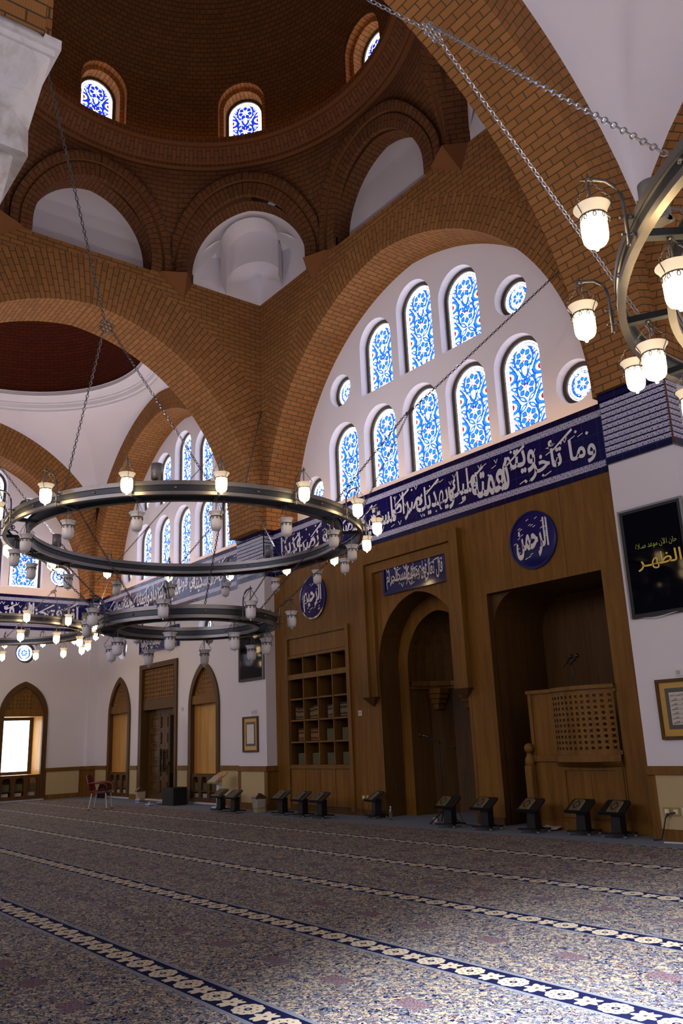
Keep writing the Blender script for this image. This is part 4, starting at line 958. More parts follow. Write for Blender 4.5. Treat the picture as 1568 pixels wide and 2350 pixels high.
# ---------------------------------------------------------------- bookcase
root = empty('bookcase', (-15.74, 0, 0)); tag(root, 'built-in wood bookcase of four columns and five rows, left of the prayer niche', 'bookcase')
b = MB(); b.box((-17.03, -.06, .05), (-16.90, -.012, 4.02)); b.box((-14.62, -.06, .05), (-14.50, -.012, 4.02)); b.box((-16.90, -.06, 3.93), (-14.62, -.012, 4.02)); b.box((-16.90, -.05, 3.46), (-14.62, -.012, 3.52)); b.box((-16.90, -.05, .93), (-14.62, -.012, 1.0)); b.box((-16.92, -.05, 2.96), (-14.60, -.0, 3.08))
mats_local(b.build('frame', M['wood_frame']), root)
b = MB(); b.box((-16.84, -.03, 3.54), (-14.66, -.012, 3.90)); mats_local(b.build('header_panel', M['wood']), root)
BD = .42
b = MB(); b.face([(-16.88, BD, .98), (-14.6, BD, .98), (-14.6, BD, 3.46), (-16.88, BD, 3.46)]); b.box((-16.90, -.01, .96), (-16.87, BD, 3.47)); b.box((-14.61, -.01, .96), (-14.59, BD, 3.47)); b.box((-16.9, 0, 3.45), (-14.6, BD, 3.47))
mats_local(b.build('carcass', M['wood_dark']), root)
cols = [-16.88 + .57 * i for i in range(5)]; rowsz = [.98, 1.50, 1.99, 2.48, 3.08]
for z in rowsz[:4] + [3.0]:
    b = MB(); b.box((-16.87, -.03, z), (-14.61, BD, z + .035)); mats_local(b.build('shelf', M['wood_frame']), root)
for x in cols[1:4]:
    b = MB(); b.box((x - .015, -.03, 1.0), (x + .015, BD, 3.46)); mats_local(b.build('divider', M['wood_frame']), root)
for i in range(4):
    b = MB(); b.box((cols[i] + .01, -.028, .14), (cols[i + 1] - .01, -.012, .92)); mats_local(b.build('cupboard_door', M['wood']), root)
# books: one mesh per kind, copied
def book_proto(nm, w_, h, d, mat, gold=None, dots=True):
    b = MB(); b.box((-w_ / 2 + .001, 0, 0), (w_ / 2 - .001, d, h), 0); b.box((-w_ / 2 + .003, .004, .003), (w_ / 2 - .003, d + .001, h + .001), 1)
    if gold:
        for z0, z1 in ((.12, .15), (.30, .62), (.80, .84)):
            if z1 - z0 > .2:
                rnd = random.Random(hash(nm) % 99)
                for q in range(7): zz = h * (z0 + (z1 - z0) * q / 7); b.box((-w_ * (.15 + .25 * rnd.random()), -.0015, zz), (w_ * (.1 + .28 * rnd.random()), 0, zz + h * .025), 2)
            else: b.box((-w_ * .42, -.0015, h * z0), (w_ * .42, 0, h * z1), 2)
    return b, [mat, M['page'], gold or mat]
M['added_glow'] = emis('added_glow', (1.0, 0.75, 0.45), 6.0)  # glow of the strips added inside the tall recesses
M['page'] = plain('page', (0.42, 0.38, 0.30), 0.8)
BM = {'black': plain('leather_black', (0.012, 0.012, 0.014), 0.5), 'red': plain('leather_red', (0.075, 0.012, 0.009), 0.55), 'olive': plain('cloth_olive', (0.10, 0.095, 0.048), 0.7), 'blue': plain('leather_blue', (0.02, 0.03, 0.07), 0.5), 'white': plain('cloth_pale', (0.45, 0.43, 0.40), 0.6), 'gold': plain('gilt', (0.50, 0.33, 0.07), 0.4, 0.5, 0.4)}
_proto = {}
def book(kind, w_, h, x, y, z, label_, group):
    key = (kind, w_, h)
    if key not in _proto:
        b, ms = book_proto(kind, w_, h, .17, BM[kind], BM['gold'] if kind in ('black', 'red', 'blue') else None); o = b.build('book', ms); _proto[key] = o
    else: o = _proto[key].copy(); COL.objects.link(o)
    o.location = (x, y, z); tag(o, label_, 'book', group); return o
def fill(ci, ri, spec, pos, word):
    """spec: list of (kind, width, height); books pushed to the right of the cell"""
    z = rowsz[ri] + .036; x = cols[ci + 1] - .03; col_ = ['first', 'second', 'third', 'fourth'][ci]; row_ = {2: 'middle shelf', 1: 'second lowest shelf', 0: 'lowest shelf'}[ri]
    for kind, w_, h in spec[::-1]:
        x -= w_ / 2 + .001; adj = {'black': 'black and gold', 'red': 'dark red and gold', 'olive': 'olive green', 'blue': 'dark blue', 'white': 'pale grey'}[kind]
        book(kind, w_, h, x, .05, z, adj + ' book in the ' + col_ + ' column of the bookcase, ' + row_, 'books, ' + row_ + ', ' + col_ + ' column, ' + kind); x -= w_ / 2 + .001
fill(0, 2, [('red', .045, .30), ('red', .03, .28)] + [('black', .04, .27)] * 8, 0, '')
fill(1, 2, [('black', .035, .27)] * 4 + [('black', .04, .30)] * 6, 0, '')
fill(2, 2, [('blue', .05, .28), ('blue', .04, .28), ('black', .03, .28), ('blue', .05, .29), ('black', .03, .29), ('white', .035, .30), ('white', .03, .29)], 0, '')
fill(3, 2, [('black', .05, .31)] * 5 + [('blue', .06, .31)] * 2, 0, '')
fill(0, 1, [('red', .035, .28)] * 6 + [('olive', .05, .33), ('olive', .04, .30)], 0, '')
fill(1, 1, [('red', .037, .28)] * 10, 0, '')
fill(2, 1, [('olive', .035, .25)] * 9, 0, '')
fill(3, 1, [('olive', .035, .26)] * 9, 0, '')
for c_ in range(4): fill(c_, 0, [('olive', .036, .25 if c_ < 3 else .26)] * 9, 0, '')
# ---------------------------------------------------------------- pulpit alcove
root = empty('pulpit_alcove', (-9.1, .6, 0)); tag(root, 'dark wood alcove behind the pulpit, open from the floor, right of the niche', 'alcove')
b = MB(); x0, x1, zt, dp = -10.37, -7.87, 4.03, 1.5; rr = .62
sec = [(x0, 0), (x0, zt - rr)] + [(x0 + rr - rr * cos(pi / 2 * i / 8), zt - rr + rr * sin(pi / 2 * i / 8)) for i in range(1, 9)] + [(x1, zt), (x1, 0)]
for i in range(len(sec) - 1): b.face([(sec[i][0], .12, sec[i][1]), (sec[i + 1][0], .12, sec[i + 1][1]), (sec[i + 1][0], dp, sec[i + 1][1]), (sec[i][0], dp, sec[i][1])])
b.face([(x, dp, z) for x, z in sec]); b.box((x0 - .02, -.01, 0), (x0, .13, zt)); b.box((x1, -.01, 0), (x1 + .02, .13, zt)); b.box((x0, -.01, zt), (x1, .13, zt + .02))
b.face([(x0, .12, zt)] + [(x, .12, z) for x, z in sec[1:10]][::-1])
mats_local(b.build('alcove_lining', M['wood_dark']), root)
# pulpit balcony
root = empty('pulpit', (-8.7, -.05, 0)); tag(root, 'wooden pulpit balcony with bowed pierced screen, at the right of the wood wall', 'pulpit')
b = MB(); b.box((-9.60, -.03, .14), (-7.87, .05, 1.08)); b.box((-9.60, .05, .14), (-9.52, 1.3, 1.08)); mats_local(b.build('base', M['wood']), root)
b = MB(); b.box((-9.10, -.05, .20), (-8.98, -.03, 1.02)); b.box((-8.02, -.05, .20), (-7.9, -.03, 1.02)); b.box((-8.98, -.05, .92), (-8.02, -.03, 1.02)); b.box((-8.98, -.05, .20), (-8.02, -.03, .30)); b.box((-9.62, -.045, .0), (-7.87, -.01, .14)); mats_local(b.build('base_frame', M['wood_frame']), root)
b = MB(); b.box((-9.60, -.02, 1.16), (-9.10, .02, 2.16)); b.box((-9.62, -.04, 1.12), (-9.55, .02, 2.16)); mats_local(b.build('side_panel', M['wood']), root)
def bow(t): return (-9.10 + 1.24 * t, -.04 - .26 * sin(pi * t) ** .8 if 0 < t < 1 else -.04)
# pierced screen: rows of alternating crosses and stars cut through the boards
b = MB(); NC, NR = 12, 10
def sp(t, z, d=0.0):
    x, y = bow(min(1, max(0, t))); return (x, y + d, z)
Z0, Z1 = 1.22, 2.10
for c_ in range(NC):
    for r_ in range(NR):
        t0, t1 = .02 + .96 * c_ / NC, .02 + .96 * (c_ + 1) / NC; z0, z1 = Z0 + (Z1 - Z0) * r_ / NR, Z0 + (Z1 - Z0) * (r_ + 1) / NR
        tm, zm = (t0 + t1) / 2, (z0 + z1) / 2; ht, hz = (t1 - t0) / 2, (z1 - z0) / 2
        if (c_ + r_) % 2: hole = [(cos(pi / 4 * i) * (.92 if i % 2 else .36), sin(pi / 4 * i) * (.92 if i % 2 else .36)) for i in range(8)]
        else: hole = [(cos(pi / 4 * i + pi / 8) * .60, sin(pi / 4 * i + pi / 8) * .60) for i in range(8)]
        b.holed([(-1, -1), (1, -1), (1, 1), (-1, 1)], [hole], lambda x, z: sp(tm + ht * x, zm + hz * z), 0)
        for i in range(8): p, q = hole[i], hole[(i + 1) % 8]; b.face([sp(tm + ht * p[0], zm + hz * p[1]), sp(tm + ht * q[0], zm + hz * q[1]), sp(tm + ht * q[0], zm + hz * q[1], .03), sp(tm + ht * p[0], zm + hz * p[1], .03)])
mats_local(b.build('pierced_screen', M['wood_frame']), root)
b = MB()
for zz0, zz1, ex, m in ((2.10, 2.16, .0, 0), (2.16, 2.22, .05, 0), (1.16, 1.22, .0, 0), (1.06, 1.16, .06, 0)):
    r0 = [sp(i / 16, zz0, -ex) for i in range(17)]; r1 = [sp(i / 16, zz1, -ex) for i in range(17)]; b.grid([r0, r1], None, 0)
    b.grid([[(p[0], .1, p[2]) for p in r0], r0], None, 0); b.grid([[(p[0], .1, p[2]) for p in r1], r1], None, 0)
b.box((-9.64, -.06, 2.16), (-9.10, .04, 2.22)); b.box((-9.62, -.08, 1.06), (-9.10, .04, 1.16))
rows = [[sp(i / 16, .98 + .08 * j / 3, -.06 + .16 * (1 - j / 3) * 0) for i in range(17)] for j in range(4)]; rows = [[(p[0], min(-.03, p[1] * (j + 1) / 4 - .03 * (3 - j) / 3), p[2]) for p in r] for j, r in enumerate(rows)]; b.grid(rows, None, 0, True)
mats_local(b.build('rail_mouldings', M['wood_frame']), root)
b = MB(); b.box((-9.6, .05, 1.0), (-7.87, 1.0, 1.05)); mats_local(b.build('platform', M['wood_dark']), root)
root = empty('stair_post', (-9.64, -.10, 0)); tag(root, 'turned wood stair post with a ball top left of the pulpit', 'post')
b = MB(); b.box((-.07, -.07, 0), (.07, .07, 1.0)); b.lathe([(.07, 1.0), (.085, 1.02), (.085, 1.10), (.05, 1.16), (.045, 1.20), (.06, 1.21)], n=12); b.build('shaft', M['wood_frame'], root)
b = MB(); b.ball((0, 0, 1.28), .082, 14); b.build('ball_top', M['wood_frame'], root)
b = MB(); b.tube([(0, .05, 1.0), (0, .9, 1.45)], .03, 8); b.box((-.02, .05, 0), (.02, .9, .5)); b.build('handrail', M['wood_frame'], root)
# ================================================================== dado of the side bay and the piers
def dado(label_, segs, panels):
    """segs: list of (p0, p1, normal) runs of rail; panels: (p0, p1, normal) beige boards"""
    c_ = Vector((*segs[0][0], 0)); root = empty('dado', c_); tag(root, label_, 'wall panelling', 'wood and beige dado panelling')
    b = MB()
    for p, q, n in segs:
        p, q, n = Vector((*p, 0)), Vector((*q, 0)), Vector((*n, 0)); u = q - p
        b.obox(p + Vector((0, 0, .88)), u, n * .05, (0, 0, .12)); b.obox(p, u, n * .035, (0, 0, .14)); b.obox(p + Vector((0, 0, .14)), u, n * .018, (0, 0, .74))
    mats_local(b.build('rails', M['wood_frame']), root)
    for p, q, n in panels:
        p, q, n = Vector((*p, .15)), Vector((*q, .15)), Vector((*n, 0)); b = MB(); b.obox(p, q - p, n * .024, (0, 0, .73)); mats_local(b.build('beige_board', M['beige']), root)
dado('dado of the pier with the framed text at the right edge, sockets on it', [((-7.32, -.3), (-6.12, -.3), (0, -1)), ((-6.15, -.3), (-6.15, 0), (1, 0)), ((-7.3, 0), (-7.3, -.3), (-1, 0))], [((-7.18, -.3), (-6.26, -.3), (0, -1))])
dado('dado of the pier behind the swing-lid bin with a bag', [((-18.82, -.3), (-17.46, -.3), (0, -1)), ((-17.5, -.3), (-17.5, 0), (1, 0))], [((-18.66, -.3), (-17.60, -.3), (0, -1))])
dado('dado between the right lancet niche and the pier', [((-20.22, 0), (-18.8, 0), (0, -1))], [((-20.14, 0), (-18.98, 0), (0, -1))])
dado('narrow dado between the double door and the right lancet niche', [((-22.70, 0), (-22.07, 0), (0, -1))], [((-22.66, 0), (-22.11, 0), (0, -1))])
dado('narrow dado between the left lancet niche and the double door', [((-26.0, 0), (-25.44, 0), (0, -1))], [((-25.96, 0), (-25.48, 0), (0, -1))])
dado('dado in the far corner left of the left lancet niche', [((-28.95, 0), (-27.88, 0), (0, -1)), ((XE, -.3), (-28.92, -.3), (0, -1)), ((-28.95, -.3), (-28.95, 0), (1, 0))], [((-28.85, 0), (-27.92, 0), (0, -1))])
dado('dado of the end wall between the bright window and the corner', [((XE, -1.62), (XE, -.3), (1, 0))], [((XE, -1.58), (XE, -.46), (1, 0))])
dado('dado of the end wall beyond the bright window', [((XE, -6.3), (XE, -3.24), (1, 0))], [((XE, -6.2), (XE, -4.8), (1, 0)), ((XE, -4.7), (XE, -3.3), (1, 0))])
# ---------------------------------------------------------------- lancet niches
def lattice(b, fn, x0, x1, z0, z1, step, inside, m=0):
    nx = int((x1 - x0) / step); nz = int((z1 - z0) / step); sx_, sz_ = (x1 - x0) / nx, (z1 - z0) / nz
    for i in range(nx):
        for j in range(nz):
            xc, zc = x0 + sx_ * (i + .5), z0 + sz_ * (j + .5); sq = [(xc - sx_ / 2, zc - sz_ / 2), (xc + sx_ / 2, zc - sz_ / 2), (xc + sx_ / 2, zc + sz_ / 2), (xc - sx_ / 2, zc + sz_ / 2)]
            ok = all(inside(*p) for p in sq)
            if ok:
                hole = [(xc + sx_ * .34 * cos(pi / 4 * k_) * (1 if (k_ + (i + j) % 2) % 2 else .5), zc + sz_ * .42 * sin(pi / 4 * k_) * (1 if (k_ + (i + j) % 2) % 2 else .5)) for k_ in range(8)]
                b.holed(sq, [hole], lambda x, z: fn(x, z, 0), m)
            else:
                ins = [p for p in sq if inside(*p)]
                if ins: b.face([fn(*p, 0) for p in sq], None, m)
def lancet_niche(nm, cat, label_, fn, c, hw, zs, apex, z_lat, z_lin, z_sill, window=False, D=.24):
    root = empty(nm, fn(c, .1, 0)); tag(root, label_, cat)
    Lf = lambda h_, a_, b_: lancet(c, h_, zs, a_, b_)
    o, i_ = Lf(hw + .08, apex + .08, .06), Lf(hw - .08, apex - .10, .12)
    b = MB()
    for j in range(len(o)):
        k_ = (j + 1) % len(o)
        for (P, Q, d0, d1) in ((o, i_, -.05, -.05), (o, o, -.05, 0), (i_, i_, -.05, .08)): b.face([fn(*P[j], d0), fn(*P[k_], d0), fn(*Q[k_], d1), fn(*Q[j], d1)])
    mats_local(b.build('arched_frame', M['wood_dark']), root)
    h2 = hw - .08; e2 = ((apex - .1 - zs) ** 2 - h2 * h2) / (2 * h2)
    def inside(x, z): return z <= zs or (h2 + e2) ** 2 >= (abs(x - c) + e2) ** 2 + (z - zs) ** 2
    b = MB(); lattice(b, lambda x, z, d: fn(x, z, .04), c - h2, c + h2, z_lat, apex - .1, .115, inside); mats_local(b.build('lattice', M['wood_frame']), root)
    b = MB(); b.obox(fn(c - h2 - .03, z_lin, .06), Vector(fn(c + h2 + .03, z_lin, .06)) - Vector(fn(c - h2 - .03, z_lin, .06)), Vector(fn(c, 0, 0)) - Vector(fn(c, 0, .08)), (0, 0, z_lat - z_lin)); mats_local(b.build('lintel', M['wood']), root)
    b = MB(); DD = 1.0 if window else .17
    for xx in (c - h2, c + h2): b.face([fn(xx, z_sill, .081), fn(xx, z_sill, DD), fn(xx, z_lin, DD), fn(xx, z_lin, .081)])
    for zz in (z_sill, z_lin): b.face([fn(c - h2, zz, -.03), fn(c + h2, zz, -.03), fn(c + h2, zz, DD), fn(c - h2, zz, DD)])
    b.face([fn(c - h2, .1, DD), fn(c + h2, .1, DD), fn(c + h2, z_sill, DD), fn(c - h2, z_sill, DD)])
    if not window: b.face([fn(c - h2, z_sill, DD), fn(c + h2, z_sill, DD), fn(c + h2, z_lin, DD), fn(c - h2, z_lin, DD)])
    b.face([fn(c - h2, z_lin, DD), fn(c + h2, z_lin, DD), fn(c + h2, apex + .1, DD), fn(c - h2, apex + .1, DD)])
    mats_local(b.build('niche_lining', M['wood_light']), root)
    if not window:
        b = MB(); b.obox(fn(c - h2 + .1, z_lin + .004, .085), Vector(fn(c + h2 - .1, 0, 0)) - Vector(fn(c - h2 + .1, 0, 0)), Vector(fn(c, 0, .03)) - Vector(fn(c, 0, 0)), (0, 0, .015)); mats_local(b.build('added_glow_strip', M['added_glow']), root)  # hidden glow strip added behind the lintel to brighten the recess
    if window:
        b = MB(); fr = [(c - h2 + .02, z_sill + .10), (c + h2 - .13, z_sill + .10), (c + h2 - .13, z_lin - .10), (c - h2 + .02, z_lin - .10)]; ou = [(c - h2, z_sill), (c + h2, z_sill), (c + h2, z_lin), (c - h2, z_lin)]
        b.holed(ou, [fr], lambda x, z: fn(x, z, DD - .06), 0); mats_local(b.build('window_frame', M['frame_dark']), root)
        b = MB(); b.face([fn(x, z, DD - .02) for x, z in ou]); mats_local(b.build('window_pane', M['daylit_pane']), root)
    # row of three small arched book recesses under the sill
    b = MB(); n = 3; w_ = 2 * h2 / n; holes = []
    for q in range(n):
        xc = c - h2 + w_ * (q + .5); holes.append(lancet(xc, w_ * .33, z_sill - .20, z_sill - .09, .36 - .02, 12)); holes.append([(xc - w_ * .36, .16), (xc + w_ * .36, .16), (xc + w_ * .36, .31), (xc - w_ * .36, .31)])
    b.holed([(c - h2, .10), (c + h2, .10), (c + h2, z_sill), (c - h2, z_sill)], holes, lambda x, z: fn(x, z, -.01), 0)
    for o_ in holes:
        for j in range(len(o_)): k_ = (j + 1) % len(o_); b.face([fn(*o_[j], -.01), fn(*o_[k_], -.01), fn(*o_[k_], .1), fn(*o_[j], .1)])
    b.obox(fn(c - h2, .325, 0), Vector(fn(c + h2, .325, 0)) - Vector(fn(c - h2, .325, 0)), Vector(fn(c, 0, .30)) - Vector(fn(c, 0, 0)), (0, 0, .014)); b.obox(fn(c - h2, .13, 0), Vector(fn(c + h2, .13, 0)) - Vector(fn(c - h2, .13, 0)), Vector(fn(c, 0, .30)) - Vector(fn(c, 0, 0)), (0, 0, .014))
    mats_local(b.build('book_rack_front', M['wood_dark']), root)
    return root
lancet_niche('arched_recess', 'recess', 'tall pointed recess with lattice top, left of the far double door', fq, -26.94, .80, 2.55, 3.76, 2.90, 2.66, .80)
lancet_niche('arched_recess', 'recess', 'tall pointed recess with lattice top, between the far double door and the pier', fq, -21.15, .80, 2.55, 3.76, 2.90, 2.66, .79)
lancet_niche('arched_window', 'window', 'bright daylit window under a pointed lattice arch in the end wall at the left edge', fe, -2.43, .72, 2.75, 3.77, 2.92, 2.70, .82, window=True)
lancet_niche('arched_window', 'window', 'second daylit arched window of the end wall, outside the left edge', fe, -7.2, .72, 2.75, 3.77, 2.92, 2.70, .82, window=True)
# books in the recesses below the sills
bp = {}
def small_books(fn, c, where, wx):
    h2 = .64 if wx else .72; w_ = 2 * h2 / 3
    for q in range(3):
        xc = c - h2 + w_ * (q + .5)
        for zb, hb, kinds, posn in ((.34, .20, ('olive',) * 7, 'upper'), (.145, .12, ('white',) * 4, 'lower')):
            x = xc - w_ * .26
            for kd in kinds:
                wd = .045 if posn == 'upper' else .075
                key = (kd, posn)
                if key not in bp:
                    m_ = MB(); m_.box((-wd / 2, 0, 0), (wd / 2, .14, hb)); m_.box((-wd / 2 + .003, -.001, hb * .7), (wd / 2 - .003, .0, hb * .75)); bp[key] = m_.build('book', BM[kd]); o = bp[key]
                else: o = bp[key].copy(); COL.objects.link(o)
                p = fn(x, zb, .05); o.location = p; o.rotation_euler = (0, 0, pi / 2 if wx else 0)
                col_ = ['left', 'middle', 'right'][q]
                tag(o, ('green' if kd == 'olive' else 'pale') + ' book in the ' + col_ + ' ' + posn + ' rack below ' + where, 'book', 'books, ' + col_ + ' ' + posn + ' rack below ' + where); x += wd + .004
                if x > xc + w_ * .27: break
small_books(fq, -26.94, 'the left tall recess', False)
small_books(fq, -21.15, 'the right tall recess', False)
small_books(fe, -2.43, 'the bright end window', True)
# ---------------------------------------------------------------- double door
root = empty('door_1', (-24.06, 0, 0)); struct(root); root['label'] = 'double wooden door with lattice panel over it in the far wall'
b = MB()
for a_, c_ in (((-25.36, -.06, 0), (-25.16, .24, 4.07)), ((-22.94, -.06, 0), (-22.76, .24, 4.07)), ((-25.16, -.06, 3.92), (-22.94, .24, 4.07)), ((-25.16, .0, 2.66), (-22.94, .12, 2.98))): b.box(a_, c_)
mats_local(b.build('door_frame', M['wood_dark']), root)
b = MB(); lattice(b, lambda x, z, d: (x, .03, z), -25.14, -22.96, 2.99, 3.90, .128, lambda x, z: True); mats_local(b.build('lattice', M['wood_frame']), root)
b = MB(); b.face([(-25.16, .10, 2.98), (-22.94, .10, 2.98), (-22.94, .10, 3.92), (-25.16, .10, 3.92)]); mats_local(b.build('lattice_backing', M['wood_dark']), root)
for sx_, xa, xb in ((0, -25.14, -24.055), (1, -24.045, -22.96)):
    b = MB(); b.box((xa, .22, .02), (xb, .27, 2.66))
    for q in range(5):
        z0 = .22 + .47 * q; x0, x1 = xa + .20, xb - .20
        for P in (((x0, .19, z0), (x1, .22, z0 + .03)), ((x0, .19, z0 + .30), (x1, .22, z0 + .33)), ((x0, .19, z0), (x0 + .03, .22, z0 + .33)), ((x1 - .03, .19, z0), (x1, .22, z0 + .33))): b.box(*P)
        b.box((x0 + .07, .20, z0 + .07), (x1 - .07, .22, z0 + .26))
        for s_i in range(3): b.ball((x0 + (x1 - x0) * (s_i + .5) / 3, .215, z0 + .40), .018, 6)
    leaf_ = b.build('door_leaf', M['wood_dark']); mats_local(leaf_, root)
    for xo in ((xb - .10,) if sx_ == 0 else (xa + .10,)):
        h_ = MB(); h_.tube([(xo, .14, .82), (xo, .14, 1.46)], .03, 8); h_.tube([(xo, .14, .90), (xo, .22, .90)], .012, 6); h_.tube([(xo, .14, 1.38), (xo, .22, 1.38)], .012, 6); hh = h_.build('door_handle', M['black']); hh.parent = leaf_
# ================================================================== near pier with marble capital
root = empty('marble_capital', (-6.7, -10.3, 0)); tag(root, 'white marble faceted capital under the brick pier at the top left corner', 'capital')
b = MB()
def sq(h, z): return [(h, h, z), (-h, h, z), (-h, -h, z), (h, -h, z)]
def oc(h, c, z): return [(h, h - c, z), (h - c, h, z), (-h + c, h, z), (-h, h - c, z), (-h, -h + c, z), (-h + c, -h, z), (h - c, -h, z), (h, -h + c, z)]
def loft(b, A_, B_):
    for i in range(len(A_)): j = (i + 1) % len(A_); b.face([A_[i], A_[j], B_[j], B_[i]])
b.box((-.70, -.70, 7.42), (.67, .66, 7.52)); b.box((-.66, -.66, 7.36), (.63, .62, 7.42)); b.build('abacus', M['marble'], root)
b = MB(); t = oc(.60, .01, 7.37); m_ = oc(.53, .22, 6.78); l_ = oc(.50, .04, 6.40)
loft(b, t, m_); loft(b, m_, l_); b.face(l_)
l2 = oc(.40, .02, 6.40); l3 = oc(.38, .16, 6.10); l4 = oc(.33, .05, 5.85); loft(b, l2, l3); loft(b, l3, l4); b.face(l4); b.build('faceted_body', M['marble'], root)
b = MB(); b.lathe([(.28, 5.85), (.28, .4), (.36, .3), (.36, .0)], n=24); b.build('shaft', M['marble'], root)
b = MB(); b.box((-7.3, -10.9, 7.52), (-6.12, -9.705, 13.0)); struct(b.build('brick_pier', M['brick']))
# ================================================================== screens, frames, switches
def screen(name, x0, x1, z0, z1, label_, txt):
    root = empty(name, ((x0 + x1) / 2, -.3, z0)); tag(root, label_, 'screen'); w_, h_ = x1 - x0, z1 - z0
    b = MB(); b.box((-w_ / 2, -.05, 0), (w_ / 2, 0, h_)); b.build('housing', M['black'], root)
    b = MB(); b.box((-w_ / 2 + .05, -.053, .06), (w_ / 2 - .05, -.05, h_ - .04)); b.build('display', M['screen'], root)
    b = MB(); 
    for q in (((-w_ / 2 - .03, -.06, h_), (w_ / 2 + .03, 0, h_ + .03)), ((-w_ / 2 - .03, -.06, 0), (-w_ / 2, 0, h_)), ((w_ / 2, -.06, 0), (w_ / 2 + .03, 0, h_))): b.box(*q)
    b.build('surround', M['grey'], root)
    if txt:
        g1, g2 = emis('display_gold', (0.38, 0.24, 0.03), 0.55), emis('display_green', (0.20, 0.22, 0.02), 0.5)
        lettering('display_text', 'الظهـر', (-.30, -.055, .68), (1, 0, 0), (0, 0, 1), (0, -1, 0), .72, .25, g1, root, bold=.01)
        lettering('display_text', 'حان الآن موعد صـلاة', (-.30, -.055, 1.00), (1, 0, 0), (0, 0, 1), (0, -1, 0), .68, .11, g2, root, bold=.0)
        b = MB(); b.tube([(-.35, -.03, 0), (-.15, -.05, -.03), (.1, -.05, .0), (.35, -.04, .03)], .006, 5); b.build('cable', M['white_plastic'], root)
screen('wall_screen', -7.19, -6.17, 3.12, 4.76, 'large black wall screen with gold prayer time lettering at the right edge', True)
screen('wall_screen', -18.68, -17.56, 3.05, 4.74, 'black wall screen high on the pier left of the bookcase', False)
def frame(x0, x1, z0, z1, label_, near):
    root = empty('framed_text', ((x0 + x1) / 2, -.3, z0)); tag(root, label_, 'picture frame'); w_, h_ = x1 - x0, z1 - z0; e = .045
    b = MB()
    for q in (((-w_ / 2, -.045, 0), (w_ / 2, 0, e)), ((-w_ / 2, -.045, h_ - e), (w_ / 2, 0, h_)), ((-w_ / 2, -.045, e), (-w_ / 2 + e, 0, h_ - e)), ((w_ / 2 - e, -.045, e), (w_ / 2, 0, h_ - e))): b.box(*q)
    b.build('frame', M['wood_dark'], root)
    b = MB(); b.box((-w_ / 2 + e, -.02, e), (w_ / 2 - e, -.01, h_ - e)); b.build('gold_mount', plain('gold_mount', (0.55, 0.33, 0.07), .3, .5), root)
    b = MB(); b.box((-w_ / 2 + .13, -.024, .14), (w_ / 2 - .13, -.02, h_ - .13)); b.build('patterned_border', plain('patterned_border', (0.10, 0.10, 0.085), .4), root)
    b = MB(); b.box((-w_ / 2 + .19, -.027, .20), (w_ / 2 - .19, -.024, h_ - .19)); b.build('page', plain('framed_page', (0.62, 0.57, 0.50), .25), root)
    if near:
        for i in range(7): lettering('script_line', 'بسم الله الرحمن الرحيم' if i == 0 else 'الحمد لله رب العالمين', (-w_ / 2 + .21, -.029, h_ - .26 - i * .062), (1, 0, 0), (0, 0, 1), (0, -1, 0), w_ - .42, .05, M['black'], root, bold=.0)
frame(-6.98, -6.28, 1.36, 2.20, 'framed script page with gold mount on the right edge pier, over the dado', True)
frame(-18.56, -17.85, 1.33, 2.18, 'framed script page with gold mount on the pier below the far screen', False)
def switch(x, z, y, w_, h_, label_, cat='switch', gold=False, nm='light_switch', grp=None):
    root = empty(nm, (x, y, z)); tag(root, label_, cat, grp); b = MB(); b.box((-w_ / 2, -.015, -h_ / 2), (w_ / 2, 0, h_ / 2)); b.build('plate', BM['gold'] if gold else M['white_plastic'], root)
    b = MB(); b.box((-w_ * .28, -.022, -h_ * .28), (w_ * .28, -.015, h_ * .28)); b.build('rocker' if not gold else 'socket_face', M['white_plastic'] if gold else BM['white'], root); return root
switch(-14.23, 2.07, -.012, .11, .11, 'small white light switch on the wood wall right of the bookcase')
switch(-6.60, 2.28, -.3, .11, .10, 'small white wall switch above the framed text at the right edge')
switch(-17.96, 2.28, -.3, .10, .11, 'right one of two pale switches above the far framed text'); switch(-18.11, 2.28, -.3, .10, .11, 'left one of two pale switches above the far framed text')
switch(-22.45, 2.57, 0, .10, .14, 'small pale switch between the far door and the right recess')
switch(-14.23, .36, -.012, .11, .09, 'left one of two gold sockets on the wood wall behind a book stand', 'socket', True, 'wall_socket'); switch(-14.09, .36, -.012, .11, .09, 'right one of two gold sockets on the wood wall behind a book stand', 'socket', True, 'wall_socket')
switch(-7.06, .39, -.325, .11, .11, 'left one of the gold sockets on the beige board at the right edge', 'socket', True, 'wall_socket'); switch(-6.92, .39, -.325, .11, .11, 'middle one of the gold sockets on the beige board at the right edge', 'socket', True, 'wall_socket'); switch(-6.76, .39, -.325, .13, .11, 'white socket plate on the beige board at the right edge', 'socket', False, 'wall_socket')
b = MB(); b.tube([(-7.04, -.36, .37), (-7.06, -.40, .30), (-7.12, -.40, .12), (-7.15, -.42, .02), (-7.25, -.46, .012)], .010, 6); b.tube([(-6.92, -.36, .38), (-6.99, -.38, .37), (-7.06, -.40, .31)], .010, 6); tag(b.build('power_cable', M['black']), 'black cable hanging from the sockets at the right edge', 'cable')
b = MB(); b.tube([(-14.2, -.04, .35), (-14.25, -.06, .28), (-14.2, -.1, .1), (-14.05, -.14, .012), (-13.8, -.2, .012)], .008, 6); tag(b.build('power_cable', M['black']), 'black cable hanging from the sockets beside the bookcase', 'cable')
b = MB(); b.tube([(-7.0, -.6, .01), (-6.7, -.55, .01), (-6.4, -.62, .01), (-6.1, -.55, .01), (-5.7, -.62, .01)], .012, 6); tag(b.build('pale_cable', M['white_plastic']), 'pale cable lying on the blue floor at the right edge', 'cable')
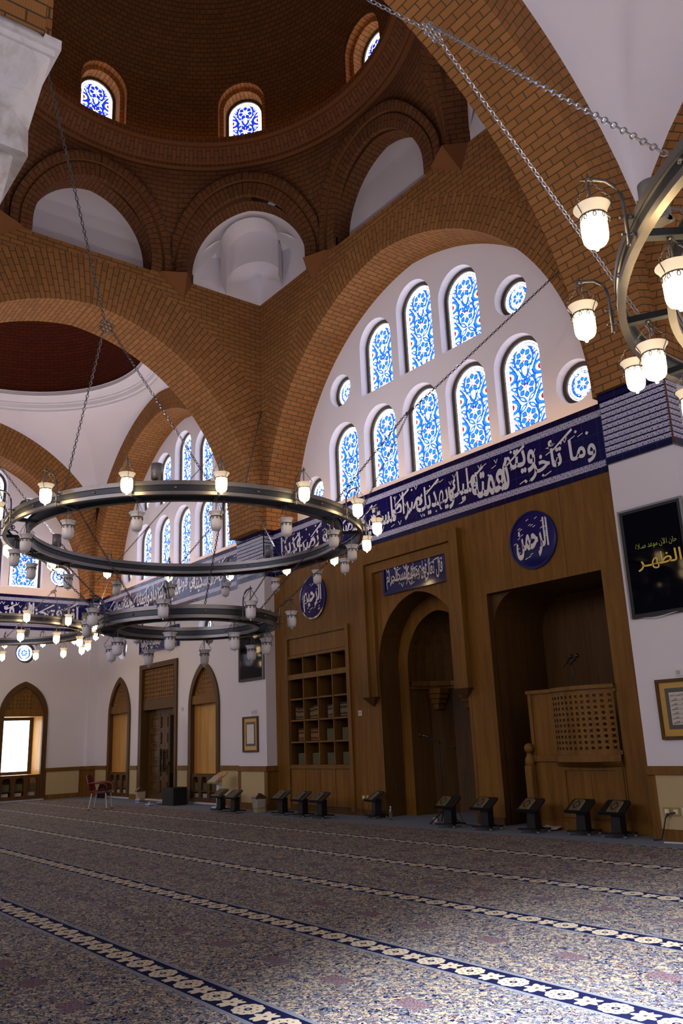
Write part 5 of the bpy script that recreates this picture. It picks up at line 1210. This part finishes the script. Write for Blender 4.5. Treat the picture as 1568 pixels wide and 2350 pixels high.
# ================================================================== book stands
def stand_proto():
    root = empty('book_stand'); b = MB()
    b.box((-.065, -.15, .045), (.065, .15, .075)); b.box((-.20, -.17, .045), (.20, -.10, .07)); b.box((-.20, .10, .045), (.20, .17, .07)); b.build('base', M['black'], root)
    for sx_ in (-.18, .18):
        for sy_ in (-.135, .135):
            b = MB(); b.torus((sx_, sy_, .024), .016, .010, 10, 6, (1, 0, 0), (0, 0, 1)); b.tube([(sx_, sy_, .03), (sx_, sy_, .05)], .008, 6); b.build('caster', M['grey'], root)
    b = MB(); P = [(-.085, -.075), (.085, -.075), (.085, .075), (-.085, .075)]; T = [(-.075, -.055), (.075, -.055), (.075, .085), (-.075, .085)]
    loft(b, [(x, y, .07) for x, y in P], [(x, y, .36) for x, y in T]); b.build('column', M['black'], root)
    b = MB(); th = radians(33); c_, s_ = cos(th), sin(th)
    poly = [(-.21, 0), (.21, 0), (.21, .27), (.18, .31), (-.18, .31), (-.21, .27)]
    o_ = Vector((0, -.15, .325)); b.prism(poly, o_, (1, 0, 0), (0, c_, s_), (0, -s_, c_), .022, 0, True)
    b.prism([(-.21, -.015), (.21, -.015), (.21, .0), (-.21, .0)], o_, (1, 0, 0), (0, c_, s_), (0, -s_, c_), .05, 0, True); b.build('reading_board', M['black'], root)
    return root
def quran_proto():
    root = empty('holy_book'); b = MB(); w_, h_, t_ = .175, .25, .032
    b.box((-w_ / 2, 0, 0), (w_ / 2, h_, .003)); b.box((-w_ / 2, 0, t_ - .003), (w_ / 2, h_, t_)); b.box((-w_ / 2 - .002, 0, 0), (-w_ / 2 + .003, h_, t_)); b.build('cover', plain('book_cover', (0.125, 0.095, 0.032), .5), root)
    b = MB(); b.box((-w_ / 2 + .003, .004, .003), (w_ / 2 - .004, h_ - .004, t_ - .003)); b.build('pages', M['page'], root)
    b = MB(); N_ = 24
    for i in range(N_):
        a, a2 = 2 * pi * i / N_, 2 * pi * (i + 1) / N_; f = lambda a: 1 + .12 * cos(4 * a)
        p = lambda a, k_: (w_ * .33 * k_ * cos(a) * f(a), h_ * .5 + h_ * .34 * k_ * sin(a) * f(a), t_ + .0008); b.face([p(a, 1), p(a2, 1), p(a2, .68), p(a, .68)])
    b.build('navy_oval', plain('cover_navy', (0.012, 0.016, 0.06), .5), root); return root
SP = stand_proto(); QP = quran_proto(); first = [True, True]
names = [(-18.41, -1.04, 4, 0, 'leftmost black book stand, half hidden behind its neighbour left of the bagged bin', .02), (-17.62, -1.12, 4, .03, 'black book stand next to the swing-lid bin, in front of the leftmost one', .0),
         (-16.12, -.80, 3, -.05, 'first of three black book stands before the bookcase, nearest the bin', .0), (-15.32, -.82, 2, -.05, 'middle of three black book stands before the bookcase', .0), (-14.63, -.83, 3, -.05, 'third of three black book stands before the bookcase, nearest the niche', .0),
         (-13.60, -.22, -14, -.02, 'black book stand beside the sockets at the left side of the prayer niche', .0), (-11.08, -.65, 6, -.07, 'large black book stand in front of the prayer niche with a box under it', .0), (-10.23, -.63, 2, -.05, 'black book stand between the prayer niche and the pulpit alcove', .0),
         (-9.32, -.53, 0, -.05, 'black book stand before the stair post of the pulpit', .0), (-8.49, -.36, 0, -.04, 'second black book stand from the right, before the pulpit', .0), (-7.87, -.36, 0, .02, 'rightmost black book stand, before the pulpit', .0)]
for i, (x, y, a, bx_, lab, _) in enumerate(names):
    s = SP if i == 0 else copy_tree(SP); s.location = (x, y, .0); s.rotation_euler = (0, 0, radians(a)); tag(s, lab, 'book stand', 'black wheeled book stands along the wall')
    q = QP if i == 0 else copy_tree(QP); th = radians(33)
    Mx = Matrix.Translation((x, y, 0)) @ Matrix.Rotation(radians(a), 4, 'Z') @ Matrix.Translation((bx_, -.15, .325)) @ Matrix.Rotation(th, 4, 'X') @ Matrix.Translation((0, .004, .0225))
    q.matrix_world = Mx; q.rotation_euler = Mx.to_euler(); q.location = Mx.to_translation()
    tag(q, 'closed thick book with navy oval on the ' + lab.replace('black book stand', 'stand', 1).split(',')[0].replace('leftmost of the black book stands', 'leftmost stand') , 'book', 'closed books on the black stands')
    q['label'] = 'gold-brown closed book with navy oval, on the stand ' + ['furthest left', 'next to the bagged bin', 'before the left side of the bookcase', 'before the middle of the bookcase', 'before the right side of the bookcase', 'beside the sockets', 'before the prayer niche', 'between niche and alcove', 'before the stair post', 'second from the right', 'furthest right'][i]
# ================================================================== other furniture
# red armchair
root = empty('armchair', (-22.35, -2.42, .012), radians(50)); tag(root, 'red plastic armchair with pale metal legs standing on the carpet before the far niche', 'chair')
red = plain('red_plastic', (0.16, 0.010, 0.012), .35, .5)
b = MB(); rows = []
for j in range(9):
    t = j / 8; x = -.21 + .44 * t; z = .43 + .02 * (2 * t - 1) ** 2; rows.append([(x, y * .23 * (1 + .06 * t), z + .02 * y * y) for y in [-1 + i / 4 for i in range(9)]])
b.grid(rows, None, 0, True); b.grid([[(p[0], p[1], p[2] - .025) for p in r] for r in rows], None, 0, True)
for r in ([r[0] for r in rows], [r[-1] for r in rows], rows[0], rows[-1]): b.grid([r, [(p[0], p[1], p[2] - .025) for p in r]], None, 0)
b.build('seat', red, root)
b = MB(); rows = []
for j in range(9):
    t = j / 8; z = .42 + .46 * t; x = -.20 - .11 * t - .02 * t * t; rows.append([(x - .035 * (1 - y * y) , y * (.215 + .03 * sin(pi * t)), z - .035 * abs(y) ** 3 * t + .012 * (1 if abs(y) < .2 else 0) * t) for y in [-1 + i / 4 for i in range(9)]])
b.grid(rows, None, 0, True); r2 = [[(p[0] - .02, p[1], p[2]) for p in r] for r in rows]; b.grid(r2, None, 0, True)
for a_, c_ in ((rows[0], r2[0]), (rows[-1], r2[-1]), ([r[0] for r in rows], [r[0] for r in r2]), ([r[-1] for r in rows], [r[-1] for r in r2])): b.grid([a_, c_], None, 0)
b.build('backrest', red, root)
for sg in (1, -1):
    b = MB(); b.tube([(-.27, sg * .23, .66), (-.15, sg * .27, .68), (.02, sg * .28, .68), (.17, sg * .27, .655), (.235, sg * .26, .59), (.235, sg * .25, .50), (.20, sg * .235, .43)], [.02, .026, .028, .028, .028, .026, .024], 8); b.tube([(.0, sg * .255, .50), (-.22, sg * .235, .46)], .018, 6); b.build('armrest', red, root)
for x, y, x2, y2 in ((.19, .21, .23, .23), (.19, -.21, .23, -.23), (-.18, .20, -.25, .22), (-.18, -.20, -.25, -.22)):
    b = MB(); b.tube([(x, y, .42), (x2, y2, .03)], .016, 8); lg = b.build('leg', plain('leg_metal', (0.62, .60, .62), .3, .5, .4), root)
    b = MB(); b.tube([(x2, y2, .035), (x2 * 1.005, y2 * 1.005, .0)], .021, 8); b.build('foot_cap', red, lg)
# column loudspeaker with subwoofer base
root = empty('column_loudspeaker', (-21.85, -.55, 0)); tag(root, 'tall thin black column loudspeaker on a subwoofer before the far door', 'loudspeaker')
b = MB(); P = [(-.26, -.22), (.30, -.22), (.34, -.18), (.34, .20), (.30, .24), (-.26, .24), (-.30, .20), (-.30, -.18)]
b.prism(P, (0, 0, 0), (1, 0, 0), (0, 1, 0), (0, 0, 1), .46, 0, True); b.build('subwoofer', M['black'], root)
b = MB(); b.box((-.27, -.05, .46), (-.17, .06, 2.40)); b.build('column', M['black_gloss'], root)
b = MB(); b.tube([(-.30, -.1, .06), (-.42, -.2, .05), (-.52, -.22, .04)], .05, 8); b.build('rolled_cover', M['grey'], root)
# swing-lid bins
def bin_(x, y, label_, bag):
    root = empty('swing_bin', (x, y, 0), radians(-12)); tag(root, label_, 'bin', None); body = plain('bin_cream', (0.42, 0.33, 0.20), .5)
    b = MB(); P = lambda w_, d, z: [(-w_, -d, z), (w_, -d, z), (w_, d, z), (-w_, d, z)]; loft(b, P(.115, .10, 0), P(.135, .12, .30)); b.face(P(.115, .10, 0)); b.build('body', body, root)
    b = MB(); q = [P(.145, .13, .295), P(.145, .13, .32), P(.12, .08, .37), P(.07, .02, .415)]
    for i in range(3): loft(b, q[i], q[i + 1])
    b.face(q[3]); b.build('lid', plain('bin_lid', (0.06, 0.028, 0.018), .4), root)
    b = MB(); b.face([(-.085, -.128, .335), (.085, -.128, .335), (.06, -.045, .408), (-.06, -.045, .408)]); b.face([(-.085, -.12, .32), (.085, -.12, .32), (.085, -.128, .335), (-.085, -.128, .335)]); b.build('flap', body, root)
    if bag:
        b = MB(); rnd = random.Random(5); rows = []
        for j in range(7):
            z = .08 + .23 * j / 6; rows.append([((.128 + .012 * (j / 6) + .010 * rnd.random()) * (max(-1, min(1, 1.35 * cos(2 * pi * i / 28)))), (.115 + .012 * (j / 6) + .010 * rnd.random()) * (max(-1, min(1, 1.35 * sin(2 * pi * i / 28)))), z + .025 * (j == 0) * rnd.random()) for i in range(28)])
        b.grid(rows, None, 0, True, close=True); b.build('plastic_bag', plain('bag', (0.40, 0.35, 0.29), .3, .5), root)
bin_(-24.13, -.49, 'cream swing-lid bin left of the far double door', False); bin_(-17.30, -.66, 'cream swing-lid bin with a plastic bag, by the pier left of the bookcase', True)
# white reading stand
root = empty('reading_stand', (-19.35, -.55, 0)); tag(root, 'taller white reading stand with an open book left of the leftmost black stands', 'book stand')
b = MB(); b.box((-.06, -.05, .05), (.06, .05, .62)); b.box((-.11, -.16, .02), (.11, .16, .05)); b.build('post', M['white_plastic'], root)
b = MB(); b.obox((-.22, -.22, .60), (.44, 0, 0), (0, .36, .24), (0, -.015, .022)); b.build('reading_board', M['wood_light'], root)
b = MB(); b.obox((-.19, -.24, .625), (.38, 0, 0), (0, .22, .15), (0, -.01, .018)); tag(b.build('open_book', M['page']), 'open book lying on the white reading stand', 'book')
bpy.data.objects['open_book'].location = (-19.35, -.55, 0)
def box_thing(nm, pos, size, col_, lab, cat, rz=0.0, top=None):
    root = empty(nm, pos, rz); tag(root, lab, cat); b = MB(); b.box((-size[0] / 2, -size[1] / 2, 0), (size[0] / 2, size[1] / 2, size[2])); b.build('carton', plain(nm + '_c', col_, .6), root)
    if top: b = MB(); b.box((-size[0] / 2 - .001, -size[1] / 2 - .001, size[2] * .3), (size[0] / 2 + .001, size[1] / 2 + .001, size[2] * .6)); b.build('printed_band', plain(nm + '_b', top, .6), root)
    if nm == 'tissue_box': b = MB(); b.lathe([(.015, size[2]), (.03, size[2] + .02), (.012, size[2] + .045), (.0, size[2] + .05)], n=7); b.build('tissue', M['white_plastic'], root)
    return root
box_thing('small_box', (-12.0, -.12, 0), (.09, .07, .075), (.42, .36, .33), 'small pale pink box on the floor before the prayer niche', 'box', .3)
box_thing('tissue_box', (-11.0, .12, 0), (.20, .11, .09), (.50, .52, .60), 'blue and white tissue box on the floor behind the stand at the niche', 'tissue box', .5, (.05, .07, .30))
box_thing('tissue_box', (-24.0, -.60, 0), (.20, .11, .09), (.50, .52, .60), 'blue and white tissue box before the bin by the far door', 'tissue box', .2, (.05, .07, .30))
box_thing('tissue_box', (-19.0, -.72, 0), (.22, .12, .09), (.50, .52, .60), 'blue and white tissue box at the foot of the white reading stand', 'tissue box', .1, (.05, .07, .30))
box_thing('tissue_box', (-21.9, -1.25, 0), (.22, .12, .08), (.50, .52, .60), 'blue and white tissue box on the floor behind the red armchair', 'tissue box', .1, (.05, .07, .30))
root = empty('open_booklet', (-9.30, -.12, .0), .15); tag(root, 'open booklet lying on the blue floor before the pulpit', 'book'); b = MB()
for sg in (1, -1): b.obox((0, -.11, .012), (sg * .15, 0, .015), (0, .22, .03), (0, 0, .012))
b.build('pages', plain('booklet', (0.60, 0.50, 0.50), .7), root)
root = empty('water_bottle', (-13.05, -.32, 0)); tag(root, 'clear plastic water bottle before the stand by the sockets', 'bottle'); b = MB(); b.lathe([(.0, .0), (.032, .005), (.034, .05), (.030, .08), (.034, .11), (.034, .17), (.015, .215), (.014, .23)], n=14)
k = NT('clear_plastic', .08, .5); k.col((.55, .58, .62)); k.b.inputs['Transmission Weight'].default_value = .85; b.build('bottle_body', k.m, root); b = MB(); b.lathe([(.016, .228), (.016, .25), (.0, .25)], n=10); b.build('cap', M['white_plastic'], root)
# folded stands leaning in the far corner
for i in range(3):
    b = MB(); b.obox((-28.0 + .22 * i, -.34, 0), (.03, 0, 0), (0, .06, 0), (0, .18, .50)); b.obox((-27.85 + .22 * i, -.34, 0), (.03, 0, 0), (0, .06, 0), (0, .18, .50))
    tag(b.build('folded_stand', M['black']), ['left', 'middle', 'right'][i] + ' one of three folded black stands leaning in the far corner behind the red chair', 'stand')
# microphone stand before the niche
root = empty('microphone_stand', (-11.65, -.25, 0)); tag(root, 'black boom microphone stand standing in front of the prayer niche', 'microphone stand')
b = MB()
for a in (0.4, 2.5, 4.6): b.tube([(0, 0, .22), (.32 * cos(a), .32 * sin(a), .015)], .011, 6)
b.tube([(0, 0, .12), (0, 0, .30)], .018, 8); b.build('tripod_legs', M['black'], root)
b = MB(); b.tube([(0, 0, .2), (0, 0, 1.42)], .011, 8); b.ball((0, 0, 1.43), .028, 8); b.build('pole', M['black'], root)
b = MB(); b.tube([(.36, 0, 1.32), (-.46, 0, 1.555)], .009, 6); b.tube([(.42, 0, 1.305), (.34, 0, 1.328)], .017, 8); b.build('boom', M['black'], root)
b = MB(); b.tube([(-.26, 0, 1.525), (-.44, 0, 1.56)], [.013, .018], 8); b.ball((-.48, 0, 1.565), .034, 10); b.build('microphone', M['black_gloss'], root)
b = MB(); b.tube([(-.28, 0, 1.52), (-.05, .02, 1.44), (.05, .02, 1.30), (.05, .02, .95), (.25, .0, .45), (.55, -.05, .02), (.95, -.1, .012)], .006, 5); b.build('cable', M['black'], root)
# two gooseneck microphones on the pulpit
root = empty('pulpit_microphones', (-8.56, -.12, 2.22)); tag(root, 'pair of microphones on one gooseneck stand on the pulpit rail', 'microphone')
b = MB(); b.tube([(0, 0, 0), (-.02, 0, .12), (.03, 0, .22), (.0, 0, .40)], .010, 6); b.tube([(-.08, 0, .38), (.10, 0, .42)], .008, 6); b.build('gooseneck', M['black'], root)
for sx_, c in ((-1, 'black_gloss'), (1, 'black_gloss')):
    b = MB(); x = .06 * sx_; b.tube([(x - .09, -.03, .34), (x + .03, 0, .46)], [.012, .018], 8); b.ball((x + .055, .005, .485), .034, 10); b.build('microphone', M[c], root)
b = MB(); b.tube([(-.16, -.03, .33), (-.17, -.02, .26), (-.06, .0, .12), (0, 0, .05)], .005, 5); b.tube([(.0, -.01, .0), (-.04, -.02, -.08)], .004, 4); b.build('cable', M['black'], root)
# ================================================================== chandeliers
def chain_mesh(b, p, q, link=.075, r=.008, wd=.45):
    p, q = Vector(p), Vector(q); d = q - p; L = d.length; d.normalize(); n = max(1, int(L / (link * .78)))
    s1 = d.cross(Vector((0, 0, 1))).normalized() if abs(d.z) < .99 else Vector((1, 0, 0)); s2 = d.cross(s1)
    for i in range(n):
        c = p + d * (L * (i + .5) / n); b.torus(c, link * wd * .62, r, 7, 4, d, s1 if i % 2 else s2, 0, el=1.0 / .62 * 1.0)
UPL = 70
LS = .66                                   # size of the lamp baskets
def lamp_metal(outer):
    b = MB(); b.torus((0, 0, -.105), .124, .009, 24, 5, (1, 0, 0), (0, 1, 0))
    for i in range(9):
        a = 2 * pi * i / 9; c, s = cos(a), sin(a); b.torus((.127 * c, .127 * s, -.140), .024, .0058, 8, 4, (-s, c, 0), (0, 0, 1), 0, el=.6); b.tube([(.124 * cos(a + .22), .124 * sin(a + .22), -.108), (.127 * cos(a + .35), .127 * sin(a + .35), -.125)], .003, 4)
    for i in range(3):
        a = 2 * pi * i / 3 + .5; c, s = cos(a), sin(a)
        pts = [(.145, -.195), (.155, -.165), (.130, -.13), (.140, -.08), (.178, -.02), (.188, .025), (.175, .055), (.152, .055), (.148, .035)]
        b.tube([(r * c, r * s, z) for r, z in pts], .0055, 5); chain_mesh(b, (.165 * c, .165 * s, .055), (.012 * c, .012 * s, .29), .045, .0036)
    b.tube([(0, 0, -.02), (0, 0, .30)], .010, 6)
    b.v = [(x * LS, y * LS, z * LS) for x, y, z in b.v]
    if outer:
        b.tube([(-.195, 0, -.26), (-.195, 0, .02), (-.185, 0, .09), (-.155, 0, .145), (-.105, 0, .185), (-.04, 0, .200), (.02, 0, .200)], .0125, 8)
        b.ball((0, 0, .205), .019, 8); b.tube([(0, 0, .20), (0, 0, .25)], [.010, .003], 6); b.tube([(.02, 0, .200), (.055, 0, .200)], [.010, .002], 6)
        for z in (-.075, -.195): b.tube([(-.165, 0, z), (-.265, 0, z)], .008, 6); b.ball((-.23, 0, z), .015, 8); b.ball((-.165, 0, z), .011, 6)
        b.ball((-.195, 0, -.26), .016, 8)
    else: b.ball((0, 0, .195), .018, 8)
    return b
def lamp_glass():
    b = MB(); prof = [(.0005, -.452), (.014, -.448), (.020, -.434), (.014, -.418), (.010, -.412), (.055, -.403), (.092, -.380), (.112, -.345), (.120, -.29), (.121, -.20), (.117, -.13), (.119, -.095), (.132, -.055), (.152, -.022), (.168, -.004), (.170, .0), (.162, .0), (.140, -.03), (.118, -.07), (.108, -.10)]
    b.lathe(prof, n=24); return b
_lm = {}
def lamp(parent, local, az, outer, lit):
    ko = ('m', outer); kg = ('g', lit)
    if ko not in _lm:
        o = lamp_metal(outer).build('lamp_bracket', M['iron'] ); _lm[ko] = o.data; bpy.data.objects.remove(o)
        if outer is False: _lm[ko].materials.clear(); _lm[ko].materials.append(M['iron'])
    if kg not in _lm: o = lamp_glass().build('glass_shade', M['glass_lit' if lit else 'glass_unlit']); _lm[kg] = o.data; bpy.data.objects.remove(o)
    a = bpy.data.objects.new('lamp_bracket', _lm[ko]); COL.objects.link(a); a.parent = parent; a.location = local; a.rotation_euler = (0, 0, az)
    g = bpy.data.objects.new('glass_shade', _lm[kg]); COL.objects.link(g); g.parent = a; g.scale = (LS, LS, LS)
def ring_profile(b, R, sgn, H=.20):
    """I-section rim; sgn=+1 web faces outwards, -1 inwards"""
    o = lambda d: R + sgn * d
    for (r0, z0, r1, z1, m) in ((o(.014), 0, o(.014), .048, 0), (o(.014), .048, o(-.006), .050, 0), (o(-.006), .062, o(-.006), H - .062, 1), (o(-.006), H - .062, o(.014), H - .048, 0), (o(.014), H - .060, o(.014), H, 0),
                              (o(.014), H, o(-.042), H, 0), (o(-.042), H, o(-.042), H - .012, 0), (o(-.042), H - .012, o(-.016), H - .012, 1), (o(-.016), H - .012, o(-.016), .012, 1), (o(-.016), .012, o(-.042), .012, 1), (o(-.042), .012, o(-.042), 0, 0), (o(-.042), 0, o(.014), 0, 0)):
        b.lathe([(r0, z0), (r1, z1)], n=120, m=m, smooth=True)
def chandelier(name, label_, c, z, R, gap, n, a0, lit_out, lit_under, spots=(), zfix=None, anchors=(), jr=3.9, jz=7.0, chmat='chain', under_skip=None, z_out=None):
    root = empty(name, (c[0], c[1], z)); tag(root, label_, 'chandelier')
    b = MB(); ring_profile(b, R, 1); b.build('outer_ring', [M['steel'], M['iron_dark']], root)
    b = MB(); ring_profile(b, R - gap, -1); b.build('inner_ring', [M['steel'], M['iron_dark']], root)
    for i in range(n):
        a = radians(a0 + 360 / n * i); u = Vector((cos(a), sin(a), 0)); v = Vector((-sin(a), cos(a), 0))
        b = MB(); b.obox(u * (R - gap + .01) - v * .03 + Vector((0, 0, .002)), u * (gap - .02), v * .06, (0, 0, .05)); b.build('spoke', M['iron_dark'], root)
        lamp(root, tuple(u * (R + .26) + Vector((0, 0, .235))), a, True, lit_out)
        lamp(root, tuple(u * (R - gap / 2) + Vector((0, 0, -.195))), a, False, lit_under)
    b = MB()
    for i in range(n):
        a = radians(a0 + 360 / n * (i + .5)); b.ball(((R + .002) * cos(a), (R + .002) * sin(a), .10), .019, 8); b.ball(((R - gap - .0) * cos(a), (R - gap - .0) * sin(a), .10), .015, 6)
    b.build('rivets', M['steel'], root)
    for a in spots:
        a = radians(a); b = MB(); p = ((R - gap / 2) * cos(a), (R - gap / 2) * sin(a)); b.lathe([(.0, .28), (.08, .28), (.08, .50), (.07, .50), (.07, .30)], (p[0], p[1], 0), 20); b.box((p[0] - .1, p[1] - .02, .20), (p[0] - .085, p[1] + .02, .38)); b.box((p[0] + .085, p[1] - .02, .20), (p[0] + .1, p[1] + .02, .38)); b.box((p[0] - .1, p[1] - .05, .20), (p[0] + .1, p[1] + .05, .22)); sp_ = b.build('spotlight', M['grey'], root)
        ul = bpy.data.lights.new('uplight', 'AREA'); ul.shape = 'DISK'; ul.size = .12; ul.energy = UPL; ul.color = (1.0, .93, .98); uo = bpy.data.objects.new('uplight', ul); COL.objects.link(uo); uo.parent = root; uo.location = (p[0], p[1], .515); uo.rotation_euler = (pi, 0, 0)
    for ja, an in anchors:
        j = Vector((jr * cos(radians(ja)), jr * sin(radians(ja)), jz - z)); A_ = Vector(an) - Vector((c[0], c[1], z)); t = (A_ - j).normalized(); h = Vector((-sin(radians(ja)), cos(radians(ja)), 0)); nn = t.cross(h).normalized(); t2 = h.cross(nn)
        b = MB()
        for i in range(7):
            cc = j if i == 6 else j + t2 * (.052 * cos(pi / 3 * i)) + h * (.052 * sin(pi / 3 * i))
            b.torus(cc, .026, .007, 10, 5, t2, h)
        for i in range(6): cc = j + t2 * (.088 * cos(pi / 3 * i + pi / 6)) + h * (.088 * sin(pi / 3 * i + pi / 6)); b.torus(cc, .017, .006, 8, 5, t2, h)
        b.build('flower_plate', M[chmat], root)
        b = MB(); chain_mesh(b, j + t2 * .09, A_, .062, .0065); b.build('chain', M[chmat], root)
        for da in (22, -22):
            a = radians(ja + da); q = Vector(((R - gap * .3) * cos(a), (R - gap * .3) * sin(a), .20)); b = MB(); chain_mesh(b, j - t2 * .06 + h * (.06 if da > 0 else -.06), q, .06, .0062); b.build('chain', M[chmat], root)
            b = MB(); b.torus(q + Vector((0, 0, .02)), .03, .009, 10, 5, (cos(a), sin(a), 0), (0, 0, 1)); b.build('chain_ring', M['iron'], root)
    return root
r1 = chandelier('ring_chandelier', 'large lit ring chandelier with two tiers, hanging in the middle of the main bay', (-12.5, -5.0), 4.88, 2.96, .36, 16, 2.5, True, False, spots=(-37, -148, 118), anchors=((-44, (-7.3, -9.8, 9.9)), (45, (-7.32, -.32, 9.45)), (135, (-17.48, -.32, 10.05)), (-135, (-17.5, -9.8, 10.0))), jr=3.9, jz=6.95)
# lower tier of the same chandelier
zt = 3.40 - 4.88
def lower_tier(root, dz, R, gap, n, a0):
    t = empty('lower_tier'); t.parent = root; t.location = (0, 0, dz)
    b = MB(); ring_profile(b, R, 1); b.build('outer_ring', [M['steel'], M['iron_dark']], t); b = MB(); ring_profile(b, R - gap, -1); b.build('inner_ring', [M['steel'], M['iron_dark']], t)
    for i in range(n):
        a = radians(a0 + 360 / n * i); u = Vector((cos(a), sin(a), 0)); v = Vector((-sin(a), cos(a), 0))
        b = MB(); b.obox(u * (R - gap + .01) - v * .03 + Vector((0, 0, .002)), u * (gap - .02), v * .06, (0, 0, .05)); b.build('spoke', M['iron_dark'], t)
        lamp(t, tuple(u * (R + .26) + Vector((0, 0, .235))), a, True, False); lamp(t, tuple(u * (R - gap / 2) + Vector((0, 0, -.195))), a, False, False)
    b = MB()
    for i in range(n): a = radians(a0 + 360 / n * (i + .5)); b.ball(((R + .002) * cos(a), (R + .002) * sin(a), .10), .019, 8); b.ball(((R - gap) * cos(a), (R - gap) * sin(a), .10), .015, 6)
    b.build('rivets', M['steel'], t)
    for i in range(8):
        a = radians(a0 + 22.5 + 45 * i); b = MB(); chain_mesh(b, ((R - .1) * cos(a), (R - .1) * sin(a), .20), (2.78 * cos(a), 2.78 * sin(a), -dz + .02), .055, .006); b.build('chain', M['chain'], t)
    return t
lower_tier(r1, zt, 1.46, .34, 8, 5)
r2 = chandelier('ring_chandelier', 'nearest lit ring chandelier, cut by the right edge of the picture', (-.45, -5.0), 4.40, 2.96, .36, 16, 5.5, True, True, spots=(-133, -20, 100), anchors=((-143, (-6.15, -9.8, 9.9)), (135, (-6.13, -.32, 9.75)), (45, (4.0, -.35, 10)), (-45, (4.0, -9.8, 10))), jr=4.08, jz=6.98, chmat='chain_silver')
r4 = chandelier('ring_chandelier', 'far lit ring chandelier at the left edge in the side bay', (-24.1, -5.0), 4.72, 2.70, .30, 16, 0, True, True, spots=(52, 142, -60), anchors=((45, (-18.82, -.32, 10)), (135, (-28.9, -.32, 10)), (-45, (-18.82, -9.8, 10)), (-135, (-28.9, -9.8, 10))), jr=3.5, jz=6.5)
bpy.context.view_layer.update()
